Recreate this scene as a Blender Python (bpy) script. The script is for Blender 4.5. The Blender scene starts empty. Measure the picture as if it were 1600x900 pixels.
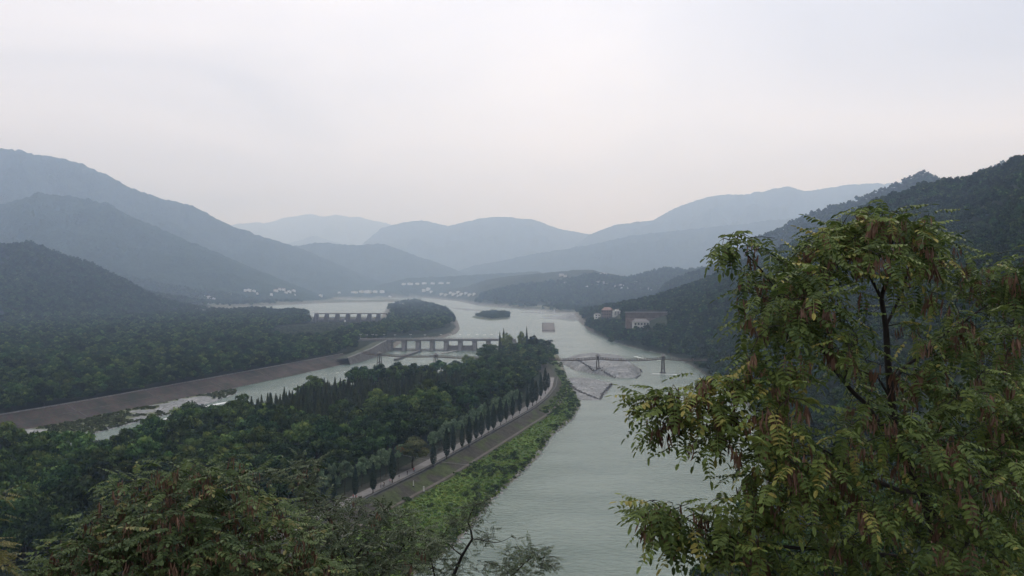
import bpy, math, random
import numpy as np
R = math.radians
sc = bpy.context.scene
col = sc.collection
rng = np.random.default_rng(7)
random.seed(7)

# ------------------------------------------------------------------ camera
F, CX, CY, CZ = 1232.0, 800.0, 445.0, 80.0      # focal length and horizon in photo pixels, eye height in metres
cam_d = bpy.data.cameras.new("camera")
cam_d.sensor_width = 36; cam_d.lens = 36*F/1600; cam_d.shift_y = -(450-CY)/1600
cam_d.clip_start = 0.1; cam_d.clip_end = 60000
cam = bpy.data.objects.new("camera", cam_d); col.objects.link(cam)
cam.location = (0, 0, CZ); cam.rotation_euler = (R(90), 0, 0)
sc.camera = cam

# ------------------------------------------------------------------ sky + sun
SUN_EL, SUN_AZ = 52, 18
ZENITH = 1.0
world = bpy.data.worlds.new("World"); sc.world = world; world.use_nodes = True
nt = world.node_tree; N = nt.nodes; L = nt.links
for n in list(N): N.remove(n)
wo = N.new('ShaderNodeOutputWorld'); bg = N.new('ShaderNodeBackground'); bg.inputs[1].default_value = 0.104
sky = N.new('ShaderNodeTexSky'); sky.sky_type = 'NISHITA'; sky.sun_disc = False
sky.sun_elevation = R(SUN_EL); sky.sun_rotation = R(SUN_AZ); sky.air_density = 2; sky.dust_density = 4
tc = N.new('ShaderNodeTexCoord')
def wmath(op, a, b=None):
    n = N.new('ShaderNodeMath'); n.operation = op
    for i, v in enumerate((a, b)):
        if v is None: continue
        if isinstance(v, (int, float)): n.inputs[i].default_value = v
        else: L.new(v, n.inputs[i])
    return n.outputs[0]
sep = N.new('ShaderNodeSeparateXYZ'); L.new(tc.outputs['Generated'], sep.inputs[0])
zc = wmath('MAXIMUM', sep.outputs[2], 0.0)
zd = wmath('ADD', zc, 0.18)
cmb = N.new('ShaderNodeCombineXYZ')
L.new(wmath('DIVIDE', sep.outputs[0], zd), cmb.inputs[0]); L.new(wmath('DIVIDE', sep.outputs[1], zd), cmb.inputs[1])
no1 = N.new('ShaderNodeTexNoise'); no1.inputs['Scale'].default_value = 0.8; no1.inputs['Detail'].default_value = 5; no1.inputs['Roughness'].default_value = 0.5
no1.inputs['Distortion'].default_value = 0.6
mp = N.new('ShaderNodeMapping'); mp.inputs['Location'].default_value = (3.1, 5.2, 0)
L.new(cmb.outputs[0], mp.inputs[0]); L.new(mp.outputs[0], no1.inputs['Vector'])
rmp = N.new('ShaderNodeValToRGB')
e = rmp.color_ramp.elements
e[0].position = 0.30; e[0].color = (7.5, 7.5, 8.3, 1)
e[1].position = 0.66; e[1].color = (10.2, 9.8, 10.2, 1)
m1 = e.new(0.5); m1.color = (9.1, 8.9, 9.5, 1)
L.new(no1.outputs[0], rmp.inputs[0])
# overcast deck: slightly greyer blue far up on the right, thick veil everywhere
mx = N.new('ShaderNodeMix'); mx.data_type = 'RGBA'; mx.inputs[0].default_value = 0.93
L.new(sky.outputs[0], mx.inputs[6]); L.new(rmp.outputs[0], mx.inputs[7])
dk = wmath('MULTIPLY', wmath('SUBTRACT', sep.outputs[2], 0.17), 2.6)
dk = wmath('MAXIMUM', wmath('MULTIPLY', dk, wmath('SUBTRACT', sep.outputs[0], 0.15)), 0.0)
dk = wmath('MINIMUM', wmath('MULTIPLY', wmath('MULTIPLY', dk, 26.0), wmath('SUBTRACT', no1.outputs[0], 0.22)), 0.7)
mx2 = N.new('ShaderNodeMix'); mx2.data_type = 'RGBA'
L.new(dk, mx2.inputs[0]); L.new(mx.outputs[2], mx2.inputs[6]); mx2.inputs[7].default_value = (4.3, 4.6, 5.6, 1)
# an overcast sky is brighter overhead than low down
zb = wmath('ADD', wmath('MULTIPLY', wmath('POWER', wmath('MAXIMUM', wmath('SUBTRACT', sep.outputs[2], 0.36), 0.0), 1.0), ZENITH), 1.0)
vs_ = N.new('ShaderNodeVectorMath'); vs_.operation = 'SCALE'; L.new(mx2.outputs[2], vs_.inputs[0]); L.new(zb, vs_.inputs['Scale'])
L.new(vs_.outputs[0], bg.inputs[0]); L.new(bg.outputs[0], wo.inputs[0])

sun_d = bpy.data.lights.new("sun", 'SUN'); sun_d.energy = 1.2; sun_d.angle = R(16); sun_d.color = (1, .95, .88)
sun = bpy.data.objects.new("sun", sun_d); col.objects.link(sun)
sun.rotation_euler = (R(90-SUN_EL), 0, R(180-SUN_AZ))
sun.location = (0, 0, 2500)
sc.view_settings.view_transform = 'Standard'; sc.view_settings.look = 'None'
sc.view_settings.exposure = 0.0; sc.view_settings.gamma = 1
try: sc.view_settings.use_curve_mapping = False
except Exception: pass
sc.cycles.volume_bounces = 5
sc.cycles.max_bounces = 8; sc.cycles.diffuse_bounces = 2; sc.cycles.glossy_bounces = 2
sc.cycles.use_denoising = True

HAZE_DENSITY = 1.75e-4
HAZE_COLOR = (0.56, 0.735, 1.0, 1)

# ------------------------------------------------------------------ helpers
def W(px, py, z=0.0):
    """pixel of the photo on the level plane z -> world point"""
    Y = (CZ-z)*F/(py-CY)
    return ((px-CX)/F*Y, Y, z)
def WY(px, py, Y):
    return ((px-CX)/F*Y, Y, CZ-(py-CY)/F*Y)

def tag(o, label=None, cat=None, group=None, kind=None):
    if label: o['label'] = label
    if cat: o['category'] = cat
    if group: o['group'] = group
    if kind: o['kind'] = kind
    return o
def empty(name, loc=(0, 0, 0), rz=0):
    o = bpy.data.objects.new(name, None); o.empty_display_size = 0.5
    o.location = loc; o.rotation_euler = (0, 0, rz); col.objects.link(o); return o
def mkobj(name, me, parent=None):
    o = bpy.data.objects.new(name, me); col.objects.link(o)
    if parent: o.parent = parent
    return o
def np_mesh(name, V, Fq, mat=None, k=4, smooth=False, mats=None, mi=None, attrs=None, cattr=None):
    """V (n,3), Fq (m,k) -> mesh"""
    me = bpy.data.meshes.new(name)
    V = np.ascontiguousarray(V, dtype=np.float32); Fq = np.ascontiguousarray(Fq, dtype=np.int32)
    me.vertices.add(len(V)); me.vertices.foreach_set('co', V.ravel())
    me.loops.add(Fq.size); me.loops.foreach_set('vertex_index', Fq.ravel())
    me.polygons.add(len(Fq))
    me.polygons.foreach_set('loop_start', np.arange(len(Fq), dtype=np.int32)*k)
    me.polygons.foreach_set('loop_total', np.full(len(Fq), k, dtype=np.int32))
    if mats:
        for m in mats: me.materials.append(m)
        me.polygons.foreach_set('material_index', np.asarray(mi, dtype=np.int32))
    elif mat: me.materials.append(mat)
    me.polygons.foreach_set('use_smooth', np.full(len(Fq), smooth))
    if attrs:
        for an, av in attrs.items():
            a = me.attributes.new(an, 'FLOAT', 'POINT'); a.data.foreach_set('value', np.asarray(av, dtype=np.float32))
    if cattr is not None:
        a = me.attributes.new('col', 'FLOAT_COLOR', 'POINT')
        c4 = np.ones((len(V), 4), dtype=np.float32); c4[:, :3] = cattr
        a.data.foreach_set('color', c4.ravel())
    me.update(calc_edges=True); me.validate(); return me

class MB:
    """collects boxes, bars and prisms and links them as one mesh"""
    def __init__(s): s.v = []; s.f = []
    def add(s, vs, fs):
        b = len(s.v); s.v += [tuple(v) for v in vs]; s.f += [tuple(b+i for i in f) for f in fs]; return s
    def box(s, x0, x1, y0, y1, z0, z1):
        return s.add([(x0,y0,z0),(x1,y0,z0),(x1,y1,z0),(x0,y1,z0),(x0,y0,z1),(x1,y0,z1),(x1,y1,z1),(x0,y1,z1)],
                     [(0,3,2,1),(4,5,6,7),(0,1,5,4),(1,2,6,5),(2,3,7,6),(3,0,4,7)])
    def bar(s, a, b, r, r2=None, n=6):
        a = np.array(a, float); b = np.array(b, float); d = b-a; l = np.linalg.norm(d)
        if l < 1e-9: return s
        d /= l; u = np.cross(d, (0, 0, 1)) if abs(d[2]) < .95 else np.cross(d, (1, 0, 0)); u /= np.linalg.norm(u); w = np.cross(d, u)
        r2 = r if r2 is None else r2; vs = []
        for p, rr in ((a, r), (b, r2)):
            for k in range(n):
                t = 2*math.pi*k/n; vs.append(p+rr*(math.cos(t)*u+math.sin(t)*w))
        fs = [(k, (k+1) % n, n+(k+1) % n, n+k) for k in range(n)]+[tuple(range(n-1, -1, -1)), tuple(range(n, 2*n))]
        return s.add(vs, fs)
    def strip(s, A, B):
        b = len(s.v); s.v += [tuple(p) for p in A]+[tuple(p) for p in B]; n = len(A)
        s.f += [(b+i, b+i+1, b+n+i+1, b+n+i) for i in range(n-1)]; return s
    def prism(s, prof, y0, y1, axis='y'):
        n = len(prof)
        if axis == 'y': vs = [(x, y0, z) for x, z in prof]+[(x, y1, z) for x, z in prof]
        else: vs = [(y0, x, z) for x, z in prof]+[(y1, x, z) for x, z in prof]
        return s.add(vs, [tuple(range(n)), tuple(range(2*n-1, n-1, -1))]+[(i, n+i, n+(i+1) % n, (i+1) % n) for i in range(n)])
    def mesh(s, name, mat, smooth=False):
        me = bpy.data.meshes.new(name); me.from_pydata(s.v, [], s.f); me.materials.append(mat)
        me.polygons.foreach_set('use_smooth', [smooth]*len(me.polygons)); me.update(); return me
    def build(s, name, mat, parent=None, smooth=False): return mkobj(name, s.mesh(name, mat, smooth), parent)

# value noise
_T = rng.random((256, 256))
def vnoise(x, y):
    xi = np.floor(x).astype(np.int64); yi = np.floor(y).astype(np.int64); fx = x-xi; fy = y-yi
    fx = fx*fx*(3-2*fx); fy = fy*fy*(3-2*fy)
    a = _T[xi & 255, yi & 255]; b = _T[(xi+1) & 255, yi & 255]; c = _T[xi & 255, (yi+1) & 255]; d = _T[(xi+1) & 255, (yi+1) & 255]
    return (a*(1-fx)+b*fx)*(1-fy)+(c*(1-fx)+d*fx)*fy
def fbm(x, y, sc_, o=4, gain=.5):
    x = np.asarray(x, float)/sc_+17.3; y = np.asarray(y, float)/sc_+51.7; s = 0; a = 1; t = 0
    for k in range(o):
        s = s+a*vnoise(x, y); t += a; a *= gain; x = x*2.03+7.1; y = y*2.03+3.3
    return s/t-.5
def poly(pts, z=0.0):
    return np.array([W(a, b, z)[:2] for a, b in pts])
def sdf(P, poly):
    """signed distance, negative inside"""
    x, y = P[:, 0], P[:, 1]; d = np.full(len(x), 1e18); ins = np.zeros(len(x), bool); n = len(poly)
    for i in range(n):
        a = poly[i]; b = poly[(i+1) % n]; ex, ey = b-a; wx = x-a[0]; wy = y-a[1]
        t = np.clip((wx*ex+wy*ey)/(ex*ex+ey*ey+1e-12), 0, 1)
        d = np.minimum(d, (wx-ex*t)**2+(wy-ey*t)**2)
        c = ((a[1] > y) != (b[1] > y))
        with np.errstate(divide='ignore', invalid='ignore'):
            xc = a[0]+(y-a[1])*(b[0]-a[0])/(b[1]-a[1]) if b[1] != a[1] else np.full(len(x), 1e18)
        ins ^= c & (x < xc)
    return np.where(ins, -1, 1)*np.sqrt(d)
def dline(P, line):
    d = np.full(len(P), 1e18)
    for i in range(len(line)-1):
        a = line[i]; b = line[i+1]; e = b-a; w = P-a
        t = np.clip((w@e)/(e@e), 0, 1); d = np.minimum(d, ((w-t[:, None]*e)**2).sum(1))
    return np.sqrt(d)
def sstep(a, b, x):
    t = np.clip((x-a)/(b-a), 0, 1); return t*t*(3-2*t)

# ------------------------------------------------------------------ materials
def nodes(m):
    m.use_nodes = True; t = m.node_tree; return t, t.nodes, t.links, t.nodes['Principled BSDF']
def mat_plain(name, c, rough=.8, noise=.15, scale=.6, spec=.3, bump=0, metallic=0):
    m = bpy.data.materials.new(name); t, n, l, b = nodes(m)
    b.inputs['Roughness'].default_value = rough; b.inputs['Specular IOR Level'].default_value = spec; b.inputs['Metallic'].default_value = metallic
    tx = n.new('ShaderNodeTexCoord'); ns = n.new('ShaderNodeTexNoise'); ns.inputs['Scale'].default_value = scale; ns.inputs['Detail'].default_value = 6
    ns.inputs['Roughness'].default_value = .65
    l.new(tx.outputs['Object'], ns.inputs['Vector'])
    r = n.new('ShaderNodeValToRGB'); r.color_ramp.elements[0].position = .3; r.color_ramp.elements[1].position = .7
    r.color_ramp.elements[0].color = tuple(v*(1-noise*1.6) for v in c)+(1,); r.color_ramp.elements[1].color = tuple(min(1, v*(1+noise)) for v in c)+(1,)
    l.new(ns.outputs[0], r.inputs[0]); l.new(r.outputs[0], b.inputs['Base Color'])
    if bump:
        bp = n.new('ShaderNodeBump'); bp.inputs['Strength'].default_value = .6; bp.inputs['Distance'].default_value = bump
        l.new(ns.outputs[0], bp.inputs['Height']); l.new(bp.outputs[0], b.inputs['Normal'])
    return m
def mat_leaf(name, c0, c1, c2=None, rough=.55, rand=.5, trans=0.0, spec=.35, objrand=.6):
    """c0..c1 by the leaf attribute 'var', brightness and tint vary from tree to tree"""
    m = bpy.data.materials.new(name); t, n, l, b = nodes(m)
    b.inputs['Roughness'].default_value = rough; b.inputs['Specular IOR Level'].default_value = spec
    at = n.new('ShaderNodeAttribute'); at.attribute_name = 'var'
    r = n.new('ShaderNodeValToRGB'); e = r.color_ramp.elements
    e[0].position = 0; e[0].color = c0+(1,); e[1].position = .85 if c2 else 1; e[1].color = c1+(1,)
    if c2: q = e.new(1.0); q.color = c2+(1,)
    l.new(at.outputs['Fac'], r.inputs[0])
    oi = n.new('ShaderNodeObjectInfo'); hs = n.new('ShaderNodeHueSaturation')
    mr = n.new('ShaderNodeMapRange'); mr.inputs[3].default_value = 1-objrand*.6; mr.inputs[4].default_value = 1+objrand*.6
    l.new(oi.outputs['Random'], mr.inputs[0]); l.new(mr.outputs[0], hs.inputs['Value'])
    mh = n.new('ShaderNodeMath'); mh.operation = 'MULTIPLY'; mh.inputs[1].default_value = 7.31
    fr = n.new('ShaderNodeMath'); fr.operation = 'FRACT'; l.new(oi.outputs['Random'], mh.inputs[0]); l.new(mh.outputs[0], fr.inputs[0])
    m2 = n.new('ShaderNodeMapRange'); m2.inputs[3].default_value = .5-.035*objrand; m2.inputs[4].default_value = .5+.03*objrand
    l.new(fr.outputs[0], m2.inputs[0]); l.new(m2.outputs[0], hs.inputs['Hue'])
    l.new(r.outputs[0], hs.inputs['Color']); l.new(hs.outputs[0], b.inputs['Base Color'])
    if trans:
        tr = n.new('ShaderNodeBsdfTranslucent'); ms = n.new('ShaderNodeMixShader'); ms.inputs[0].default_value = trans
        l.new(hs.outputs[0], tr.inputs[0]); l.new(b.outputs[0], ms.inputs[1]); l.new(tr.outputs[0], ms.inputs[2])
        l.new(ms.outputs[0], n['Material Output'].inputs[0])
    return m
def mat_ground(name, bumpscale=.12, bump=1.0):
    m = bpy.data.materials.new(name); t, n, l, b = nodes(m)
    b.inputs['Roughness'].default_value = .95; b.inputs['Specular IOR Level'].default_value = .1
    at = n.new('ShaderNodeAttribute'); at.attribute_name = 'col'
    tx = n.new('ShaderNodeTexCoord'); ns = n.new('ShaderNodeTexNoise'); ns.inputs['Scale'].default_value = bumpscale
    ns.inputs['Detail'].default_value = 8; ns.inputs['Roughness'].default_value = .7
    l.new(tx.outputs['Object'], ns.inputs['Vector'])
    mr = n.new('ShaderNodeMapRange'); mr.inputs[1].default_value = .3; mr.inputs[2].default_value = .7; mr.inputs[3].default_value = .5; mr.inputs[4].default_value = 1.5
    l.new(ns.outputs[0], mr.inputs[0])
    vm = n.new('ShaderNodeVectorMath'); vm.operation = 'SCALE'; l.new(at.outputs['Color'], vm.inputs[0]); l.new(mr.outputs[0], vm.inputs['Scale'])
    l.new(vm.outputs[0], b.inputs['Base Color'])
    bp = n.new('ShaderNodeBump'); bp.inputs['Strength'].default_value = .8; bp.inputs['Distance'].default_value = bump
    l.new(ns.outputs[0], bp.inputs['Height']); l.new(bp.outputs[0], b.inputs['Normal'])
    return m
def mat_forest(name, c):
    """distant canopy seen as a rough fleece of crowns"""
    m = bpy.data.materials.new(name); t, n, l, b = nodes(m)
    b.inputs['Roughness'].default_value = 1; b.inputs['Specular IOR Level'].default_value = 0
    tx = n.new('ShaderNodeTexCoord')
    vo = n.new('ShaderNodeTexVoronoi'); vo.inputs['Scale'].default_value = .07; l.new(tx.outputs['Object'], vo.inputs['Vector'])
    ns = n.new('ShaderNodeTexNoise'); ns.inputs['Scale'].default_value = .012; ns.inputs['Detail'].default_value = 9; ns.inputs['Roughness'].default_value = .65
    l.new(tx.outputs['Object'], ns.inputs['Vector'])
    r = n.new('ShaderNodeValToRGB'); r.color_ramp.elements[0].position = .3; r.color_ramp.elements[1].position = .72
    r.color_ramp.elements[0].color = tuple(v*.45 for v in c)+(1,); r.color_ramp.elements[1].color = tuple(v*1.5 for v in c)+(1,)
    l.new(ns.outputs[0], r.inputs[0]); l.new(r.outputs[0], b.inputs['Base Color'])
    sb = n.new('ShaderNodeMath'); sb.operation = 'SUBTRACT'; l.new(ns.outputs[0], sb.inputs[0]); 
    ml = n.new('ShaderNodeMath'); ml.operation = 'MULTIPLY'; ml.inputs[1].default_value = .5; l.new(vo.outputs['Distance'], ml.inputs[0]); l.new(ml.outputs[0], sb.inputs[1])
    bp = n.new('ShaderNodeBump'); bp.inputs['Strength'].default_value = 1; bp.inputs['Distance'].default_value = 14
    l.new(sb.outputs[0], bp.inputs['Height']); l.new(bp.outputs[0], b.inputs['Normal'])
    return m
M = {}
M['ground'] = mat_ground('ground_soil', .35, .6)
M['forest'] = mat_forest('distant_forest', (.024, .038, .030))
M['bark'] = mat_plain('bark', (.055, .045, .038), .9, .3, 3, bump=.02)
M['darkbark'] = mat_plain('dark_bark', (.022, .019, .017), .85, .3, 20, bump=.004)
M['broad'] = mat_leaf('broadleaf_foliage', (.009, .021, .008), (.045, .080, .026), (.095, .135, .036), .8, spec=.05, objrand=1.0)
M['green'] = mat_leaf('mid_green_foliage', (.018, .040, .010), (.075, .125, .034), (.135, .17, .04), .8, spec=.05, objrand=.7)
M['conifer'] = mat_leaf('redwood_foliage', (.014, .024, .009), (.048, .060, .021), None, .8, spec=.05, objrand=.7)
M['cypress'] = mat_leaf('cypress_foliage', (.010, .020, .012), (.026, .044, .024), None, .8, spec=.1, objrand=.25)
M['pale'] = mat_leaf('pale_green_foliage', (.055, .095, .050), (.17, .235, .125), None, .7, spec=.15, objrand=.3)
M['lime'] = mat_leaf('yellow_green_foliage', (.065, .095, .02), (.17, .21, .045), None, .7, spec=.15, objrand=.3)
M['autumn'] = mat_leaf('turning_foliage', (.045, .060, .022), (.10, .105, .038), (.15, .085, .03), .7, spec=.15, objrand=.2)
M['grassleaf'] = mat_leaf('bank_grass', (.070, .125, .024), (.15, .235, .052), (.23, .25, .085), .8, spec=.1, objrand=.7)
M['concrete'] = mat_plain('weathered_concrete', (.19, .185, .18), .85, .25, .5, bump=.03)
M['darkconcrete'] = mat_plain('dark_concrete', (.09, .09, .09), .85, .3, .4, bump=.03)
M['paleconcrete'] = mat_plain('pale_concrete', (.27, .265, .255), .8, .2, .4)
M['metal'] = mat_plain('grey_painted_metal', (.28, .29, .30), .5, .1, 2)
M['wood'] = mat_plain('dark_plank', (.075, .06, .05), .85, .3, 2)
M['white'] = mat_plain('whitewash', (.60, .60, .58), .8, .1, .3)
M['whitelamp'] = mat_plain('white_lamp_glass', (.8, .8, .78), .3, .02, 1)
M['tile'] = mat_plain('grey_roof_tile', (.15, .145, .14), .8, .3, 1.5, bump=.05)
M['redroof'] = mat_plain('faded_red_roof', (.20, .13, .105), .8, .2, 1)
M['window'] = mat_plain('dark_window', (.03, .035, .04), .2, .1, 1, spec=.6)

ORD = 'first second third fourth fifth sixth seventh eighth ninth tenth eleventh twelfth thirteenth fourteenth fifteenth sixteenth seventeenth eighteenth nineteenth twentieth'.split()
ORD += ['twenty-'+w for w in ORD[:9]]+['thirtieth']+['thirty-'+w for w in ORD[:9]]+['fortieth']+['forty-'+w for w in ORD[:9]]+['fiftieth']
# ------------------------------------------------------------------ the lie of the land
waterA = poly([(120,487),(330,483),(420,477.5),(500,474),(560,472.3),(650,471.8),(625,476),(604,482),(598,492),(596,498.5),(500,499),(480,492),(400,489.5),(250,489.5)])
waterA2 = poly([(505,469.3),(540,467),(600,467.3),(618,469.6),(560,470.6)])
left_foot = [(-900,855),(-400,762),(0,680),(100,661),(200,641),(300,620),(400,599),(480,582),(530,571),(560,564.5),(596,553),(611,548)]
island_left = [(-900,1500),(-400,830),(0,724),(60,738),(100,752),(150,744),(200,727),(300,701),(400,666),(500,633),(600,614),(700,599),(760,580),(788,556),(797,547)]
island_tip = [(806,545),(832,541),(858,545),(873,556),(880,572),(886,590),(898,610),(908,632)]
island_right = [(908,632),(895,655),(862,682),(842,714),(802,752),(766,784),(738,822),(700,862),(640,905),(560,1010)]
right_shore = [(1040,1010),(1075,925),(1100,880),(1150,830),(1195,770),(1200,700),(1175,640),(1120,598),(1078,570),(1045,556),(985,543),(950,531),(922,518),(905,503),(895,491.5),(860,486.5),(800,482),(745,476.5),(715,470.5),(660,465.3)]
waterB = poly([(600,465.6)]+right_shore[::-1]+island_right[::-1]+island_tip[::-1][1:]+island_left[::-1]+left_foot+[(628,534),(660,531),(692,528),(712,522),(719,514),(714,500),(702,488),(672,478.5),(625,470)])
bars = [poly([(872,565),(930,562.5),(985,568),(1003,580),(992,591),(962,591),(930,584.5),(898,579)]),
        poly([(880,592),(925,595),(957,601),(948,612),(938,626),(905,625),(890,608)]),
        poly([(735,495.5),(752,488.5),(768,486),(799,489.5),(797,499),(765,501.2),(745,498.5)]),
        poly([(808,488.2),(850,487.4),(902,490.5),(896,492.6),(850,490.2)]),
        poly([(742,487.2),(775,485.6),(772,489.4)]),
        poly([(840,497.6),(868,496.2),(906,499.0),(903,501.2),(872,499.2)]),
        poly([(838,493.8),(870,493.2),(902,495.2),(880,496.2)]), poly([(806,484.9),(840,484.2),(880,487.0),(850,486.6)]), poly([(690,479.5),(735,482.8),(760,486.2),(728,485.2)]),
        poly([(60,702),(110,688),(200,664),(280,644),(330,630),(372,615),(368,606),(300,617),(100,655),(0,676),(-200,720)])]
path_px = [(150,1010),(300,918),(420,845),(480,815),(540,785),(600,757),(660,728),(720,695),(780,662),(820,640),(845,622),(858,606),(862,590)]
path_w = np.array([W(a, b, 6.0)[:2] for a, b in path_px])
def offset(line, d):
    """offset a polyline sideways (positive to the right of its direction)"""
    out = []
    for i in range(len(line)):
        a = line[max(i-1, 0)]; b = line[min(i+1, len(line)-1)]; t = (b-a)/np.linalg.norm(b-a)
        out.append(line[i]+d*np.array([t[1], -t[0]]))
    return np.array(out)
def resample(line, step):
    seg = np.linalg.norm(np.diff(line, axis=0), axis=1); s = np.concatenate([[0], np.cumsum(seg)])
    q = np.linspace(0, s[-1], max(2, int(s[-1]/step)+1))
    return np.stack([np.interp(q, s, line[:, k]) for k in range(line.shape[1])], 1)
path_w = resample(path_w, 6.0)
for _ in range(3): path_w[1:-1] = (path_w[:-2]+2*path_w[1:-1]+path_w[2:])/4
core = np.concatenate([offset(path_w, 5.0), poly([(850,572),(838,556),(800,556),(740,582),(600,615),(400,668),(200,730),(0,760),(-400,900),(-400,1400),(-100,1400)], 0)])
clearing = poly([(425,531),(432,514),(480,507),(500,504.5),(566,504),(572,511),(552,520),(520,527),(490,537),(450,537)], 7)
clear_inv = poly([(930,492),(1046,489),(1050,497),(1032,516),(1000,522),(975,520),(960,505),(935,502)], 12)

RIDGES = [  # name, depth (px,Y), skyline (px,py), front run, back run, tree allowance
 ('a', [(0,14800)], [(-900,420),(200,405),(340,353),(420,346),(480,335),(560,338),(620,352),(700,382),(820,410),(1000,420)], 3000, 1500, 0),
 ('a2', [(0,12000)], [(380,430),(430,388),(450,378),(490,368),(530,378),(590,410),(640,430)], 2500, 1500, 0),
 ('b', [(0,10400)], [(520,435),(545,405),(570,378),(595,356),(630,348),(660,345),(700,353),(730,344),(770,338),(830,341),(880,358),(940,368),(1000,384),(1080,410)], 2600, 1500, 0),
 ('c', [(0,9500)], [(860,410),(920,366),(960,352),(1020,343),(1060,322),(1110,306),(1170,301),(1230,289),(1255,295),(1300,290),(1370,284),(1500,278),(1700,270),(2200,300)], 2700, 1500, 0),
 ('d', [(0,7400)], [(570,452),(640,445),(690,432),(740,415),(830,398),(930,381),(1000,366),(1060,360),(1130,352),(1200,345),(1400,330),(2200,330)], 2000, 1200, 0),
 ('f', [(0,6800)], [(380,430),(430,395),(460,384),(500,378),(560,383),(600,381),(640,396),(700,416),(740,432),(790,446)], 1300, 900, 0),
 ('e1', [(-900,4700),(0,5400),(520,5800)], [(-900,130),(-600,150),(-300,190),(-100,215),(0,228),(50,240),(100,247),(160,268),(200,289),(250,308),(300,320),(345,345),(400,366),(470,387),(520,408),(570,430),(620,448)], 1500, 1200, 0),
 ('e2', [(-900,3400),(0,3800),(480,4300)], [(-900,210),(-600,220),(-200,270),(0,318),(60,300),(110,304),(170,316),(200,336),(240,352),(320,386),(400,421),(470,448),(500,460)], 1100, 700, 0),
 ('g', [(-900,1500),(0,1900),(330,2500)], [(-900,330),(-200,370),(0,381),(50,378),(80,392),(105,400),(130,402),(200,421),(232,441),(280,458),(330,472)], 620, 400, 11),
 ('m0', [(0,5200)], [(540,462),(600,443),(640,434),(700,432),(760,428),(850,424)], 700, 500, 0),
 ('m', [(700,4000),(1100,3200)], [(640,462),(700,446),(740,438),(790,428),(850,424),(880,421),(920,418),(950,424),(980,430),(1040,418),(1070,422),(1110,417),(1200,400),(1600,380),(2200,380)], 1150, 500, 9),
 ('h1', [(1100,2300),(1600,2000)], [(1040,440),(1130,408),(1180,374),(1230,351),(1260,335),(1300,322),(1350,305),(1400,288),(1440,270),(1490,281),(1530,270),(1560,257),(1650,240),(2200,180)], 650, 500, 10),
 ('h2', [(1000,1350),(1300,1150),(1600,780),(2200,600)], [(900,480),(960,474),(1000,468),(1060,450),(1110,432),(1150,410),(1200,396),(1300,352),(1370,312),(1450,291),(1510,281),(1560,258),(1600,241),(1750,195),(2200,80)], 800, 500, 10),
]
def ridge_z(x, y):
    u = CX+F*x/y; best = np.zeros(len(x)); who = np.full(len(x), -1)
    n1 = fbm(x, y, 900, 5); n2 = fbm(x+5000, y-900, 260, 4); n3 = fbm(x, y, 22, 2)
    rid = 1-2*np.abs(fbm(x*1.0+300, y, 520, 3))*2
    for i, (nm, dd, skl, wf, wb, tr) in enumerate(RIDGES):
        D = np.interp(u, [a for a, _ in dd], [b for _, b in dd]); py = np.interp(u, [a for a, _ in skl], [b for _, b in skl])
        H = CZ-(py-CY)/F*D-tr
        ends = sstep(skl[0][0]-40, skl[0][0]+10, u)*sstep(skl[-1][0]+40, skl[-1][0]-10, u)
        H = np.maximum(H, 0)*ends
        s = (y-D); front = np.clip(1+s/(wf*(1+.5*n1)), 0, 1); back = np.clip(1-s/(wb*2.0), 0, 1)
        prof = np.where(s < 0, front**1.15, back)
        mid = 4*prof*(1-prof)
        z = H*prof*(1+mid*(.45*n2+.16*(rid-.5)))+H*.035*n2*sstep(0, .3, prof)
        z = z+np.minimum(H*.05, 22)*n3*sstep(0, .2, prof)
        who = np.where(z > best, i, who); best = np.maximum(best, z)
    return best, who
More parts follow.
